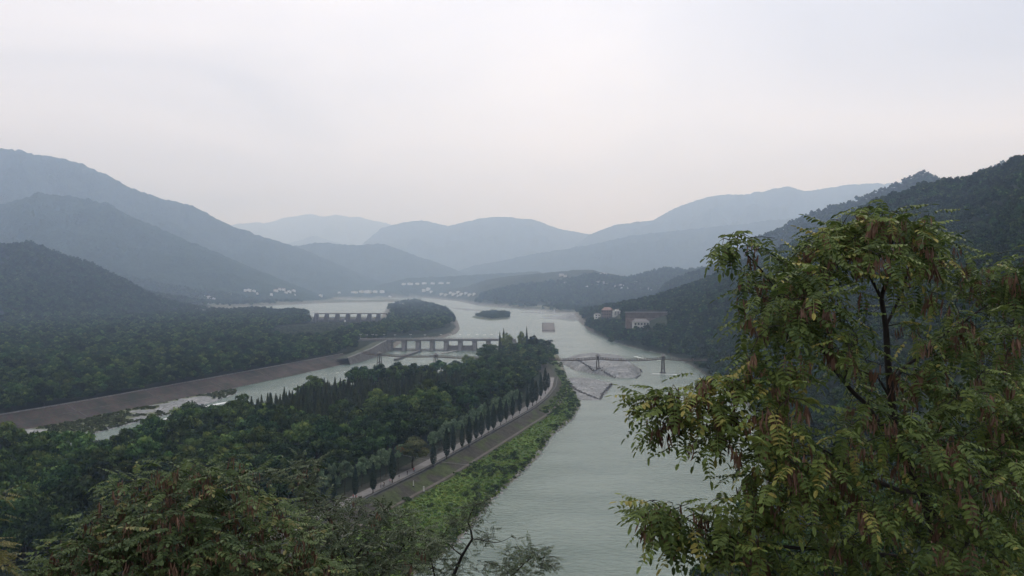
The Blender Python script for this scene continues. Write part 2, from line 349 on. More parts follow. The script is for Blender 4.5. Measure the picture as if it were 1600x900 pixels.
def land(x, y, full=False):
    P = np.stack([x, y], 1); near = y < 8000
    d = np.full(len(x), 4000.0); barmask = np.zeros(len(x), bool)
    if near.any():
        Q = P[near]; dd = np.minimum(np.minimum(sdf(Q, waterB), sdf(Q, waterA)), sdf(Q, waterA2))
        bm = np.zeros(len(Q), bool)
        for b in bars:
            s = -sdf(Q, b); bm |= (s > dd) & (s > -6); dd = np.maximum(dd, s)
        d[near] = dd; barmask[near] = bm
    u = CX+F*x/y
    wig = fbm(x, y, 9, 3)*2.2+fbm(x, y, 40, 2)*4
    wig = wig*np.clip(d/8+.4, .15, 1)*np.where(y < 1500, 1, 1)
    d = d+np.where(barmask | (d < 6), np.clip(wig*.5, -1.5, 2.5), 0)*np.clip((y/350), .4, 3)
    # plateaus
    plat = np.full(len(x), 7.0)
    isl = (sdf(P, core) if True else 0)
    left_shore = poly(island_left, 0)
    zcore = 6-np.maximum(isl, 0)*.42
    central = (np.abs(x) < 1e9) & (y < 1000)
    # central island lies right of its left shore line
    inside_isl = sdf(P, np.concatenate([poly(island_left), poly(island_tip), poly(island_right)[1:], poly([(560,1500)])])) < 0.5
    plat = np.where(inside_isl, np.maximum(2.6+fbm(x, y, 30, 3)*1.2, zcore), plat)
    slope = np.where(inside_isl, .35, np.where(u < 600, .33, .42))
    plat = np.where(barmask, np.where(y > 1200, .9, .5)+fbm(x, y, 14, 4)*1.7, plat); slope = np.where(barmask, np.where(y > 1200, .12, .06), slope)
    z = np.where(d > 0, np.minimum(plat, d*slope), np.maximum(d*.2, -3.0))
    z = z+np.where((d > 12) & ~inside_isl & ~barmask & (y > 700), fbm(x, y, 300, 3)*4*sstep(12, 120, d), 0)
    rz, who = ridge_z(x, y)
    rz = np.minimum(rz, np.maximum(d, 0)*.75)
    # the spur the camera stands on, running off to the right
    sl = np.interp(u, [600, 1100, 1400, 2200], [.66, .60, .46, .25])
    cz = np.where(y < 2.0, 78.35, 78.35-sl*(y-2)-1.0*sstep(2, 5, y))+fbm(x, y, 14, 4)*3*sstep(8, 30, y)
    cz = np.minimum(cz, np.maximum(d, 0)*.9+1) if False else cz
    cz = np.where(d > 0, cz, -9)
    # right bank above the near shore
    rb = np.where(u > 1050, np.maximum(d, 0)*.33*sstep(1050, 1350, u), 0)
    rb = np.minimum(rb, 46+fbm(x, y, 120, 3)*22)*(y < 1200)
    land_r = np.maximum(rb, rz)
    z2 = np.where(d > 0, np.maximum(np.maximum(z, land_r), cz), z)
    who = np.where((z2 > z+4) & (land_r >= z2-1e-6) & (rz >= rb), who, -1)
    if full: return z2, d, isl, inside_isl, barmask, who
    return z2
def zg(x, y): return float(land(np.array([float(x)]), np.array([float(y)]))[0])

us = (np.arange(-520, 2130, 2.4)-CX)/F
Ys = np.concatenate([np.geomspace(1.5, 190, 90, endpoint=False), np.geomspace(190, 2600, 470, endpoint=False), np.geomspace(2600, 16200, 260)])
UU, YY = np.meshgrid(us, Ys); X = (UU*YY).ravel(); Y = YY.ravel()
Z, Dw, Isl, Ins, Bar, Who = land(X, Y, True)
# colour of the land itself
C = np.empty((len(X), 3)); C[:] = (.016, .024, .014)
def paint(mask, c, a=1.0):
    a = (np.asarray(mask, float)*a)[:, None]; C[:] = C*(1-a)+np.array(c)*a
f1 = fbm(X, Y, 35, 4); f2 = fbm(X, Y, 7, 3)
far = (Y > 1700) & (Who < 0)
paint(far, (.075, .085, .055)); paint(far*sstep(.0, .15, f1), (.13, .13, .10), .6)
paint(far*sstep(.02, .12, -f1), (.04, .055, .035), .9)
strip = Ins & (Isl > 0)
paint(strip, (.060, .095, .026)); paint(strip*sstep(-.1, .1, f1), (.10, .155, .035)); paint(strip*sstep(.12, .25, -f2), (.05, .07, .03))
paint(Ins*sstep(11, 7, Isl)*(Isl > .5), (.046, .043, .037)); paint(Ins*sstep(11, 7, Isl)*(Isl > .5)*sstep(-.05, .12, f2), (.050, .065, .026), .85)
paint(Ins & (Isl <= .5) & (Isl > -12), (.06, .06, .05))
P2 = np.stack([X, Y], 1)
clr = (sdf(P2, clearing) < 0); paint(clr, (.060, .068, .034)); paint(clr*sstep(.0, .2, f2), (.085, .082, .045))
ci = (sdf(P2, clear_inv) < 0); paint(ci, (.05, .055, .035))
shore = (Dw > -3) & (Dw < np.clip(Y/180, 1.6, 9)) & (Y < 5000) & ~(X < -1e9)
Upx = CX+F*X/Y; rbk = (Upx > 928) & (X > 0); paint(shore & ~Bar & ~rbk, (.15, .14, .125)*np.ones(3), .8); paint(rbk & (Dw > -1) & (Dw < 1.5) & (Y < 2000), (.10, .095, .085), .7)
paint(Bar, (.18, .19, .19)); paint(Bar*sstep(0, .25, f2), (.27, .275, .27), .8); paint(Bar*sstep(.15, .35, -f2), (.17, .17, .165), .6)
paint(Bar & (Dw < .9) & (Dw > -.6), (.10, .10, .10), .8)
sm = (sdf(P2, bars[2]) < -4); paint(sm, (.06, .085, .04))
gb = (sdf(P2, bars[9]) < -1) & (fbm(X, Y, 26, 3) > -.05) & (Dw > 6); paint(gb, (.09, .105, .05))
paint(Dw < -.5, (.18, .2, .18))
spit = (Y > 1500) & (Who < 0) & (Dw < 60) & (X < 0) & (X > -1600) & ~shore; paint(spit*sstep(-.1, .1, f2), (.13, .12, .10), .7)
nr, nc = len(Ys), len(us)
idx = np.arange(nr*nc).reshape(nr, nc)
Q = np.stack([idx[:-1, :-1], idx[:-1, 1:], idx[1:, 1:], idx[1:, :-1]], -1).reshape(-1, 4)
V = np.stack([X, Y, Z], 1)
qw = Who[Q[:, 0]]
def submesh(name, mask, mat, **k):
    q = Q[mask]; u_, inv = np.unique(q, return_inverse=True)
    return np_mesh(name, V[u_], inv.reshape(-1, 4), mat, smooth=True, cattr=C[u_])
mountain_names = {'a':'far pale ridge','e1':'','e2':''}
fi = {n[0]: i for i, n in enumerate(RIDGES)}
forest_ids = [fi[k] for k in ('a', 'a2', 'b', 'c', 'd', 'f', 'e1', 'e2', 'm0')]
gm = ~np.isin(qw, forest_ids+[fi['g'], fi['m'], fi['h1'], fi['h2']])
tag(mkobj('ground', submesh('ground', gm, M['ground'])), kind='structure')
for k in forest_ids:
    if (qw == k).any(): tag(mkobj('mountain', submesh('mountain', qw == k, M['forest'])), kind='structure')
for k in ('g', 'm', 'h1', 'h2'):
    if (qw == fi[k]).any(): tag(mkobj('hill', submesh('hill', qw == fi[k], M['ground'])), kind='structure')
# terrace the camera stands on and the slope behind it
bx_, by_ = np.meshgrid(np.linspace(-60, 60, 61), np.linspace(-60, 1.6, 32))
bz_ = 78.35+np.clip(-by_-3, 0, 60)*.25+fbm(bx_.ravel(), by_.ravel(), 9, 3).reshape(bx_.shape)*.5*sstep(-1, -6, by_)
ii = np.arange(bx_.size).reshape(bx_.shape)
qq = np.stack([ii[:-1, :-1], ii[:-1, 1:], ii[1:, 1:], ii[1:, :-1]], -1).reshape(-1, 4)
tag(mkobj('terrace_ground', np_mesh('terrace_ground', np.stack([bx_.ravel(), by_.ravel(), bz_.ravel()], 1), qq, M['ground'], cattr=np.full((bx_.size, 3), .06))), kind='structure')

# ------------------------------------------------------------------ water
mw = bpy.data.materials.new('river_water'); t, n, l, b = nodes(mw)
b.inputs['Roughness'].default_value = .22; b.inputs['Specular IOR Level'].default_value = .5; b.inputs['IOR'].default_value = 1.33
tx = n.new('ShaderNodeTexCoord'); mpn = n.new('ShaderNodeMapping'); mpn.inputs['Rotation'].default_value = (0, 0, R(12)); mpn.inputs['Scale'].default_value = (.45, .9, 1)
l.new(tx.outputs['Object'], mpn.inputs[0])
nw = n.new('ShaderNodeTexNoise'); nw.inputs['Scale'].default_value = .55; nw.inputs['Detail'].default_value = 6; nw.inputs['Roughness'].default_value = .6
nw.inputs['Distortion'].default_value = .8
l.new(mpn.outputs[0], nw.inputs['Vector'])
nb = n.new('ShaderNodeTexNoise'); nb.inputs['Scale'].default_value = .035; nb.inputs['Detail'].default_value = 5; l.new(mpn.outputs[0], nb.inputs['Vector'])
bp = n.new('ShaderNodeBump'); bp.inputs['Strength'].default_value = .9; bp.inputs['Distance'].default_value = .7
l.new(nw.outputs[0], bp.inputs['Height']); l.new(bp.outputs[0], b.inputs['Normal'])
at = n.new('ShaderNodeAttribute'); at.attribute_name = 'foam'
r1 = n.new('ShaderNodeValToRGB'); r1.color_ramp.elements[0].position = .3; r1.color_ramp.elements[1].position = .7
r1.color_ramp.elements[0].color = (.070, .110, .090, 1); r1.color_ramp.elements[1].color = (.130, .175, .148, 1)
l.new(nb.outputs[0], r1.inputs[0])
nf = n.new('ShaderNodeTexNoise'); nf.inputs['Scale'].default_value = .35; nf.inputs['Detail'].default_value = 8; nf.inputs['Roughness'].default_value = .75; l.new(mpn.outputs[0], nf.inputs['Vector'])
fa = n.new('ShaderNodeMath'); fa.operation = 'ADD'; l.new(at.outputs['Fac'], fa.inputs[0]); l.new(nf.outputs[0], fa.inputs[1])
fr = n.new('ShaderNodeMapRange'); fr.inputs[1].default_value = .86; fr.inputs[2].default_value = 1.12; l.new(fa.outputs[0], fr.inputs[0])
mxw = n.new('ShaderNodeMix'); mxw.data_type = 'RGBA'; l.new(fr.outputs[0], mxw.inputs[0]); l.new(r1.outputs[0], mxw.inputs[6]); mxw.inputs[7].default_value = (.72, .75, .75, 1)
l.new(mxw.outputs[2], b.inputs['Base Color'])
rr = n.new('ShaderNodeMapRange'); rr.inputs[3].default_value = .22; rr.inputs[4].default_value = .8; l.new(fr.outputs[0], rr.inputs[0]); l.new(rr.outputs[0], b.inputs['Roughness'])
us2 = (np.arange(-520, 2130, 4.0)-CX)/F; Yw = np.concatenate([np.geomspace(165, 2600, 420, endpoint=False), np.geomspace(2600, 8500, 40)])
U2, Y2 = np.meshgrid(us2, Yw); X2 = (U2*Y2).ravel(); Y2 = Y2.ravel()
def wl(pts): return np.array([W(a, c, 0)[:2] for a, c in pts])
foam = np.zeros(len(X2)); PW = np.stack([X2, Y2], 1)
for pts, wd, st in [([(222,668),(268,652)], 3.0, .6), ([(390,618),(470,600)], 9, .27), ([(300,648),(240,664)], 5, .4), ([(300,640),(345,630),(380,625)], 4.0, .62), ([(330,641),(372,632)], 2.5, .5),
                    ([(505,586),(548,579)], 3.5, .38), ([(560,590),(585,600)], 3.5, .4), ([(993,557),(1008,561),(1030,563)], 4.0, .55), ([(1022,584),(1055,585)], 4.5, .6),
                    ([(1033,552),(1046,556)], 4.0, .4), ([(905,592),(965,594)], 7, .33), ([(885,584),(915,590)], 7, .3), ([(690,552),(720,546)], 8, .42), ([(735,562),(770,566)], 5, .35),
                    ([(655,552),(700,549)], 9, .36), ([(1150,660),(1160,700)], 4, .4), ([(460,600),(520,590)], 8, .22), ([(620,560),(690,562)], 10, .22), ([(590,576),(600,577)], 3, .45),
                    ([(1128,632),(1138,640)], 2.5, .5), ([(925,584),(945,586)], 3, .35)]:
    foam = np.maximum(foam, st*np.exp(-(dline(PW, wl(pts))/wd)**2))
foam = np.maximum(foam, sstep(1300, 900, Y2)*.06)
i2 = np.arange(len(X2)).reshape(len(Yw), len(us2)); Q2 = np.stack([i2[:-1, :-1], i2[:-1, 1:], i2[1:, 1:], i2[1:, :-1]], -1).reshape(-1, 4)
tag(mkobj('river_water', np_mesh('river_water', np.stack([X2, Y2, np.zeros(len(X2))], 1), Q2, mw, smooth=True, attrs={'foam': foam})), kind='structure')

# ------------------------------------------------------------------ haze
bpy_h = MB().box(-17500, 17500, -3000, 16800, -6, 1500)
hm = bpy.data.materials.new('haze_air'); hm.use_nodes = True; hn = hm.node_tree.nodes; hl = hm.node_tree.links
for q in list(hn): hn.remove(q)
ho = hn.new('ShaderNodeOutputMaterial'); pv = hn.new('ShaderNodeVolumePrincipled')
pv.inputs['Color'].default_value = HAZE_COLOR; pv.inputs['Absorption Color'].default_value = (1, 1, 1, 1); pv.inputs['Density'].default_value = HAZE_DENSITY; pv.inputs['Anisotropy'].default_value = 0.6
hl.new(pv.outputs[0], ho.inputs['Volume'])
tag(bpy_h.build('haze', hm), label='pale blue haze filling the whole valley air', cat='haze', kind='stuff')

# ------------------------------------------------------------------ crowns
def leaf_cards(P, Nrm, size, var, mat, name, elong=1.4):
    n = len(P); r = rng.normal(size=(n, 3)); N_ = Nrm/np.linalg.norm(Nrm, axis=1)[:, None]
    T = np.cross(N_, r); T /= np.linalg.norm(T, axis=1)[:, None]; B = np.cross(N_, T)
    s = (size*rng.uniform(.6, 1.3, n))[:, None]
    V = np.stack([P-T*s*elong, P-B*s*.62+N_*s*.15, P+T*s*elong, P+B*s*.62+N_*s*.15], 1).reshape(-1, 3)
    return np_mesh(name, V, np.arange(4*n).reshape(-1, 4), mat, attrs={'var': np.repeat(var, 4)})
def crown_broad(name, mat, n, rx, rz, zc_, blobs, size, seed, gappy=.0, flat=1.0):
    g = np.random.default_rng(seed); bc = []; br = []
    for k in range(blobs):
        th = g.uniform(0, 2*math.pi); ph = math.asin(g.uniform(-.55, 1)); rr_ = g.uniform(.45, .86)
        bc.append((rx*rr_*math.cos(ph)*math.cos(th), rx*rr_*math.cos(ph)*math.sin(th), zc_+rz*rr_*math.sin(ph))); br.append(rx*g.uniform(.2, .42)*(1-gappy*.4))
    bc = np.array(bc); br = np.array(br); w = br**2; bi = g.choice(blobs, n, p=w/w.sum())
    d = g.normal(size=(n, 3)); d /= np.linalg.norm(d, axis=1)[:, None]; d[:, 2] = np.where(d[:, 2] < -.3, -d[:, 2]*.6, d[:, 2])
    rad = br[bi]*(g.uniform(.55, 1.08, n)); P = bc[bi]+d*rad[:, None]*np.array([1, 1, .78*flat])
    nr_ = d+g.normal(size=(n, 3))*.45
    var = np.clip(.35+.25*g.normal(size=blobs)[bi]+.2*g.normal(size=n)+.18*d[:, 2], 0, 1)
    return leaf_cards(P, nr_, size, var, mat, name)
def crown_cone(name, mat, n, rx, z0, z1, size, seed, power=1.0, tiers=16):
    g = np.random.default_rng(seed); t = g.uniform(0, 1, n)**1.5; ti = np.floor(t*tiers)/tiers
    th = g.uniform(0, 2*math.pi, n); lob = .72+.28*np.sin(th*3+ti*40)*np.sin(th*5+ti*23)
    jit = np.interp(ti, np.linspace(0, 1, tiers+1), g.uniform(.75, 1.12, tiers+1))
    env = rx*(1-t)**power*lob*jit*np.clip(t*9+.35, 0, 1)
    r_ = env*g.uniform(.35, 1.05, n)
    P = np.stack([r_*np.cos(th), r_*np.sin(th), z0+(z1-z0)*(t+g.normal(size=n)*.01)-r_*.18], 1)
    nr_ = np.stack([np.cos(th), np.sin(th), np.full(n, .9)], 1)+g.normal(size=(n, 3))*.4
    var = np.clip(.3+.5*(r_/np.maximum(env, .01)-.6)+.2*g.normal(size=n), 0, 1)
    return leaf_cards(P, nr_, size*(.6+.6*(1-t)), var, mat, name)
def crown_spindle(name, mat, n, rx, z0, z1, size, seed, wob=.15):
    g = np.random.default_rng(seed); t = g.uniform(0, 1, n); th = g.uniform(0, 2*math.pi, n)
    env = rx*np.sin(np.pi*np.clip(t, .02, .985)**.62)**.75*(1-wob+wob*2*vnoise(th*1.4+seed, t*9))
    r_ = env*g.uniform(.5, 1.05, n)**.7
    P = np.stack([r_*np.cos(th), r_*np.sin(th), z0+(z1-z0)*t], 1)
    nr_ = np.stack([np.cos(th), np.sin(th), np.full(n, .35)], 1)+g.normal(size=(n, 3))*.4
    var = np.clip(.4+.25*g.normal(size=n)+.3*(vnoise(th*2, t*12)-.5), 0, 1)
    return leaf_cards(P, nr_, size, var, mat, name)
def trunk_mesh(name, mat, h, r, seed, limbs=5, zc_=None, spread=2.5):
    g = random.Random(seed); m = MB(); top = h*.8; pts = [(0, 0, -.6), (g.uniform(-.2, .2), g.uniform(-.2, .2), h*.3), (g.uniform(-.4, .4), g.uniform(-.4, .4), h*.55), (g.uniform(-.5, .5), g.uniform(-.5, .5), top)]
    rs = [r, r*.75, r*.5, r*.15]
    for a in range(3): m.bar(pts[a], pts[a+1], rs[a], rs[a+1], 7)
    for k in range(limbs):
        t = g.uniform(.3, .62); th = k*2.4+g.uniform(-.4, .4); b0 = (pts[1][0]*t, pts[1][1]*t, h*t)
        e1 = (b0[0]+math.cos(th)*spread*.5, b0[1]+math.sin(th)*spread*.5, h*(t+.12)); e2 = (b0[0]+math.cos(th)*spread, b0[1]+math.sin(th)*spread, h*min(.92, t+.28))
        m.bar(b0, e1, r*.35, r*.24, 5); m.bar(e1, e2, r*.24, r*.06, 5)
    return m.mesh(name, mat, True)

# unit trees ~ real metres, scaled per tree
PROTO = {}
for k in range(5):
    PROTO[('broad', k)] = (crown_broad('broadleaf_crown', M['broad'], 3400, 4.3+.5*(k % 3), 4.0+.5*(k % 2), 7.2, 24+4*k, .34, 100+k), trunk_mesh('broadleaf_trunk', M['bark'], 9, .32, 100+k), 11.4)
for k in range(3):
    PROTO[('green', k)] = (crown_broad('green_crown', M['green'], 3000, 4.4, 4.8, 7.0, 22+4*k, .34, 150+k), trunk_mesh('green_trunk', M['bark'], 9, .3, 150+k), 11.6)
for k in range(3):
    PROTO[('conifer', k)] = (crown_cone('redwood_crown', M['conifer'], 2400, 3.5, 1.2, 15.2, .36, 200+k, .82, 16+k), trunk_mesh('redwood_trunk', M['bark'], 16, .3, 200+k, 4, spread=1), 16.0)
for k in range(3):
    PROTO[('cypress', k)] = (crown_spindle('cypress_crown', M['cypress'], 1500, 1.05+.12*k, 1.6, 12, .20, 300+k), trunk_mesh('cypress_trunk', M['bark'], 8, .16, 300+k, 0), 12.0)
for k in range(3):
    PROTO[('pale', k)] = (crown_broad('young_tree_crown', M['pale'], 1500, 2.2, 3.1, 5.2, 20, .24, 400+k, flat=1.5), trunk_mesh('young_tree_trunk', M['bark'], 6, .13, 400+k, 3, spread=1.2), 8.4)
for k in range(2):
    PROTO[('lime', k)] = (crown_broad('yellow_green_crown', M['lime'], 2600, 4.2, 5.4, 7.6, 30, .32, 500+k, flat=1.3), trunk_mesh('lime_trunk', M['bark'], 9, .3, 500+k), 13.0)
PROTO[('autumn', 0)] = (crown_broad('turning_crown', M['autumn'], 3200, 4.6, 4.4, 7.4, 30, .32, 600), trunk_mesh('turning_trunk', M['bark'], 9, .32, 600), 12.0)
PROTO[('sparse', 0)] = (crown_broad('open_crown', M['cypress'], 1500, 5.0, 4.6, 10.4, 15, .34, 610, gappy=1.2, flat=.55), trunk_mesh('open_trunk', M['bark'], 13, .36, 610, 9, spread=4), 15.0)
for k in range(3):   # light crowns for far hillsides
    PROTO[('hillside', k)] = (crown_broad('hillside_crown', M['broad'], 620, 4.8, 4.6, 6.2, 15, .78, 700+k), trunk_mesh('hillside_trunk', M['bark'], 8, .3, 700+k, 3), 11.0)
NAMES = {'broad': 'broadleaf_tree', 'green': 'broadleaf_tree', 'conifer': 'conifer_tree', 'cypress': 'cypress_tree', 'pale': 'young_tree', 'lime': 'yellow_green_tree', 'autumn': 'turning_tree', 'sparse': 'open_crowned_tree', 'hillside': 'hillside_tree'}
FIRST = {}
def place(kind, k, x, y, s, label, group=None, z=None, sz=None, name=None, cat='tree'):
    z = zg(x, y) if z is None else z; cr, tr, h = PROTO[(kind, k)]
    e_ = empty(name or NAMES[kind], (x, y, z-.1), rng.uniform(0, 6.28)); e_.scale = (s, s, sz or s)
    tag(e_, label, cat, group)
    c_ = mkobj('crown', cr, e_); mkobj('trunk', tr, e_); FIRST.setdefault((kind, k), c_)
    return e_
def top_at(kind, k, px, pytop, Y, wide, label, group=None, **kw):
    """a tree whose top stands at photo pixel (px,pytop), Y metres ahead"""
    x, _, zt = WY(px, pytop, Y); z0 = zg(x, Y); h = PROTO[(kind, k)][2]; sz = (zt-z0)/h
    return place(kind, k, x, Y, wide*sz, label, group, z=z0, sz=sz, **kw)

def poisson(px0, px1, Y0, Y1, spacing, keep, jitter=.45, grow=0):
    """jittered grid in world metres over the wedge px0..px1, Y0..Y1"""
    out = []; y = Y0
    while y < Y1:
        sp = spacing*(1+grow*(y-Y0)/Y0)
        x = (px0-CX)/F*y; x1 = (px1-CX)/F*y; n_ = max(1, int((x1-x)/sp)); xs = x+(np.arange(n_)+.5*(int(y) % 2))*sp+rng.uniform(-jitter, jitter, n_)*sp
        ys = np.full(n_, y)+rng.uniform(-jitter, jitter, n_)*sp
        out.append(np.stack([xs, ys], 1)); y += sp*.9
    P = np.concatenate(out); P = P[(P[:, 1] > Y0*.9)]
    return P[keep(P)]

def stuff(name, label, cat, P, S, kinds, SZ=None):
    """a wood nobody could count: crowns set on points"""
    z = land(P[:, 0], P[:, 1]); n_ = len(P)
    me = bpy.data.meshes.new(name); me.vertices.add(n_); me.vertices.foreach_set('co', np.stack([P[:, 0], P[:, 1], z-.3], 1).astype(np.float32).ravel())
    SZ = S if SZ is None else SZ
    for an, ty, pr, v in (('scl', 'FLOAT_VECTOR', 'vector', np.stack([S, S, SZ], 1).astype(np.float32).ravel()),
                          ('rot', 'FLOAT_VECTOR', 'vector', np.stack([rng.normal(0, .04, n_), rng.normal(0, .04, n_), rng.uniform(0, 6.28, n_)], 1).astype(np.float32).ravel()),
                          ('vi', 'INT', 'value', rng.integers(0, len(kinds), n_).astype(np.int32))):
        a = me.attributes.new(an, ty, 'POINT'); a.data.foreach_set(pr, v)
    me.update(); o = mkobj(name, me); tag(o, label, cat, kind='stuff')
    g = bpy.data.node_groups.new(name, 'GeometryNodeTree'); g.interface.new_socket('Geometry', in_out='INPUT', socket_type='NodeSocketGeometry'); g.interface.new_socket('Geometry', in_out='OUTPUT', socket_type='NodeSocketGeometry')
    gi = g.nodes.new('NodeGroupInput'); go = g.nodes.new('NodeGroupOutput'); ip = g.nodes.new('GeometryNodeInstanceOnPoints'); jn = g.nodes.new('GeometryNodeJoinGeometry')
    for kk in kinds:
        oi = g.nodes.new('GeometryNodeObjectInfo'); oi.inputs['Object'].default_value = FIRST[kk]; oi.transform_space = 'ORIGINAL'; oi.inputs['As Instance'].default_value = True
        g.links.new(oi.outputs['Geometry'], jn.inputs[0])
    def na(nm, ty):
        q = g.nodes.new('GeometryNodeInputNamedAttribute'); q.data_type = ty; q.inputs['Name'].default_value = nm; return q.outputs['Attribute']
    m2p = g.nodes.new('GeometryNodeMeshToPoints'); g.links.new(gi.outputs[0], m2p.inputs[0]); g.links.new(m2p.outputs[0], ip.inputs['Points'])
    g.links.new(jn.outputs[0], ip.inputs['Instance']); ip.inputs['Pick Instance'].default_value = True
    g.links.new(na('vi', 'INT'), ip.inputs['Instance Index']); g.links.new(na('scl', 'FLOAT_VECTOR'), ip.inputs['Scale'])
    er = g.nodes.new('FunctionNodeEulerToRotation'); g.links.new(na('rot', 'FLOAT_VECTOR'), er.inputs[0]); g.links.new(er.outputs[0], ip.inputs['Rotation'])
    g.links.new(ip.outputs[0], go.inputs[0])
    md = o.modifiers.new('trees', 'NODES'); md.node_group = g
    return o

isl_poly = np.concatenate([poly(island_left), poly(island_tip), poly(island_right)[1:], poly([(560,1500)])])
redwood = poly([(380,684),(385,668),(470,647),(560,630),(640,620),(700,614),(745,618),(715,650),(640,672),(560,690),(470,705)], 0)
lwood = np.concatenate([offset(path_w, -13), poly([(866,570),(872,545),(800,500),(300,500),(-900,650),(-900,1700),(0,1700)])])
def k_isl(P):
    return (sdf(P, isl_poly) < -2.0) & (sdf(P, lwood) < 0) & (sdf(P, redwood) > 0)
isl_pts = poisson(-300, 900, 205, 985, 7.2, k_isl)
red_pts = poisson(300, 800, 330, 760, 6.0, lambda P: (sdf(P, redwood) < 0) & (sdf(P, isl_poly) < -2))
def wdist(P):
    return np.minimum(np.minimum(sdf(P, waterB), sdf(P, waterA)), sdf(P, waterA2))
def k_left(P):
    u = CX+F*P[:, 0]/P[:, 1]
    return (wdist(P) > 19.6) & (sdf(P, clearing) > 3) & (sdf(P, isl_poly) > 5) & ((u < 640) | (P[:, 1] > 1050)) & (u < 735)
left_pts = poisson(-300, 735, 420, 1700, 8.6, k_left, grow=.05)
# skip the gate line of the far sluice
def notsl(P):
    u = CX+F*P[:, 0]/P[:, 1]; return ~((u > 484) & (u < 606) & (P[:, 1] > 1440)) & ~((u > 500) & (u < 596) & (P[:, 1] > 1290)) & ~((u > 555) & (u < 615) & (P[:, 1] > 900) & (P[:, 1] < 1010))
left_pts = left_pts[notsl(left_pts)]

fl_ = resample(poly(left_foot[1:-2]), 6)
cand = np.concatenate([isl_pts, left_pts]); isz = np.concatenate([.62+1.15*rng.random(len(isl_pts))**1.5, .65+.85*rng.random(len(left_pts))**1.3])
isz = isz*np.where((np.arange(len(cand)) < len(isl_pts)) & (cand[:, 1] > 560), np.interp(cand[:, 1], [480, 650, 980], [1, .72, .55]), 1)
cz_ = land(cand[:, 0], cand[:, 1]); cpx = CX+F*cand[:, 0]/cand[:, 1]; cpy = CY+F*(CZ-cz_-10)/cand[:, 1]
hid = ((cpx > 60) & (cpx < 640) & (cpy > 740)) | (cpx < 3) | (cpx > 1100) | (cpy > 880)
sc_ = np.where(hid, 0, isz/cand[:, 1]); order = np.argsort(-sc_); ind = order[:285]; rest = order[285:]
for q in ind:
    x, y = cand[q]; on_isl = q < len(isl_pts); k = int(rng.integers(0, 5))
    left = cpx[q] < 330
    kd = 'green' if (fbm(x, y, 45, 2) > .06 or rng.random() < .12) else 'broad'; k = k % 3 if kd == 'green' else k
    place(kd, k, x, y, isz[q], ('mid ' if kd == 'green' else 'dark ')+'green broadleaf tree in the dense %s wood of the long island' % ('near left' if left else 'middle') if on_isl else 'broadleaf tree in the wood behind the sloping stone bank',
          'broadleaf trees of the island wood' if on_isl else 'broadleaf trees behind the stone bank', z=cz_[q])
    
for q, (x, y) in enumerate(red_pts):
    if q < 298: place('conifer', q % 3, x, y, rng.uniform(.72, 1.12), 'slender pointed conifer in the dark conifer stand on the wooded island', 'conifers of the island stand')
for k in range(5):
    if ('broad', k) not in FIRST: place('broad', k, cand[rest[k]][0], cand[rest[k]][1], 1, 'dark broadleaf tree number %d at the wood edge' % k)
br = [('broad', k) for k in range(5)]+[('green', k) for k in range(2)]
im = rest < len(isl_pts)
stuff('conifer_wood', 'mass of dark pointed conifers in the far rows of the island stand', 'wood', red_pts[298:], rng.uniform(.62, 1.0, len(red_pts)-298), [('conifer', k) for k in range(3)])
stuff('island_wood', 'mass of dark broadleaf crowns filling the wooded island', 'wood', cand[rest[im]], isz[rest[im]], br)
stuff('left_bank_wood', 'broad dark wood covering the flat left bank behind the sloping stone bank', 'wood', cand[rest[~im]], isz[rest[~im]]*.95, br)

ed = []
for dd in (21.5, 26.5):
    q_ = resample(offset(fl_, -dd), 4.6); q_ = q_+rng.uniform(-1.2, 1.2, q_.shape); ed.append(q_)
ed = np.concatenate(ed); ed = ed[(ed[:, 1] < 830)]
stuff('bank_edge_wood', 'low leafy trees standing right behind the parapet of the sloping bank', 'wood', ed, rng.uniform(.45, .95, len(ed)), br)
# right bank and hillsides
def k_right(P):
    u = CX+F*P[:, 0]/P[:, 1]
    return (wdist(P) > 1.5) & (P[:, 0] > 10) & (sdf(P, isl_poly) > 3)
rt = poisson(880, 1990, 330, 1500, 8.2, k_right)
rz_ = land(rt[:, 0], rt[:, 1]); ru = CX+F*rt[:, 0]/rt[:, 1]; rb_ = CY+F*(CZ-rz_)/rt[:, 1]; rtop = CY+F*(CZ-rz_-10.5)/rt[:, 1]
rt = rt[~(((ru > 982) & (ru < 1022) & (rtop < 513) & (rb_ > 489)) | ((ru > 1015) & (ru < 1047) & (rtop < 505) & (rb_ > 489)) | ((ru > 926) & (ru < 972) & (rtop < 497.5) & (rb_ > 486)))]
for k in range(3):
    q = [(1010, 1010), (1085, 900), (955, 1080)][k]; x = (q[0]-CX)/F*q[1]
    place('hillside', k, x, q[1], [1.25, 1.4, 1.1][k], ['tallest dark tree at the water edge below the white riverside house', 'dark tree on the right bank where the rope bridge lands', 'dark tree on the right bank upstream of the white riverside house'][k])
hs = [('hillside', k) for k in range(3)]
stuff('right_bank_wood', 'dark forest covering the steep right bank and hillside', 'wood', rt, rng.uniform(.75, 1.25, len(rt))*np.clip(rt[:, 1]/900, .8, 1.05), br if False else hs)
rn = poisson(1120, 1990, 28, 330, 6.0, lambda P: (wdist(P) > 3) & (P[:, 1] > 26), grow=.06)
stuff('near_hillside_wood', 'dark undergrowth and trees on the near slope at the lower right', 'wood', rn, rng.uniform(.45, .9, len(rn))*np.clip(rn[:, 1]/160, .35, 1), br)
def k_hill(P):
    return (wdist(P) > 8)
fh = poisson(-200, 1990, 1500, 3300, 10.5, k_hill, grow=.35)
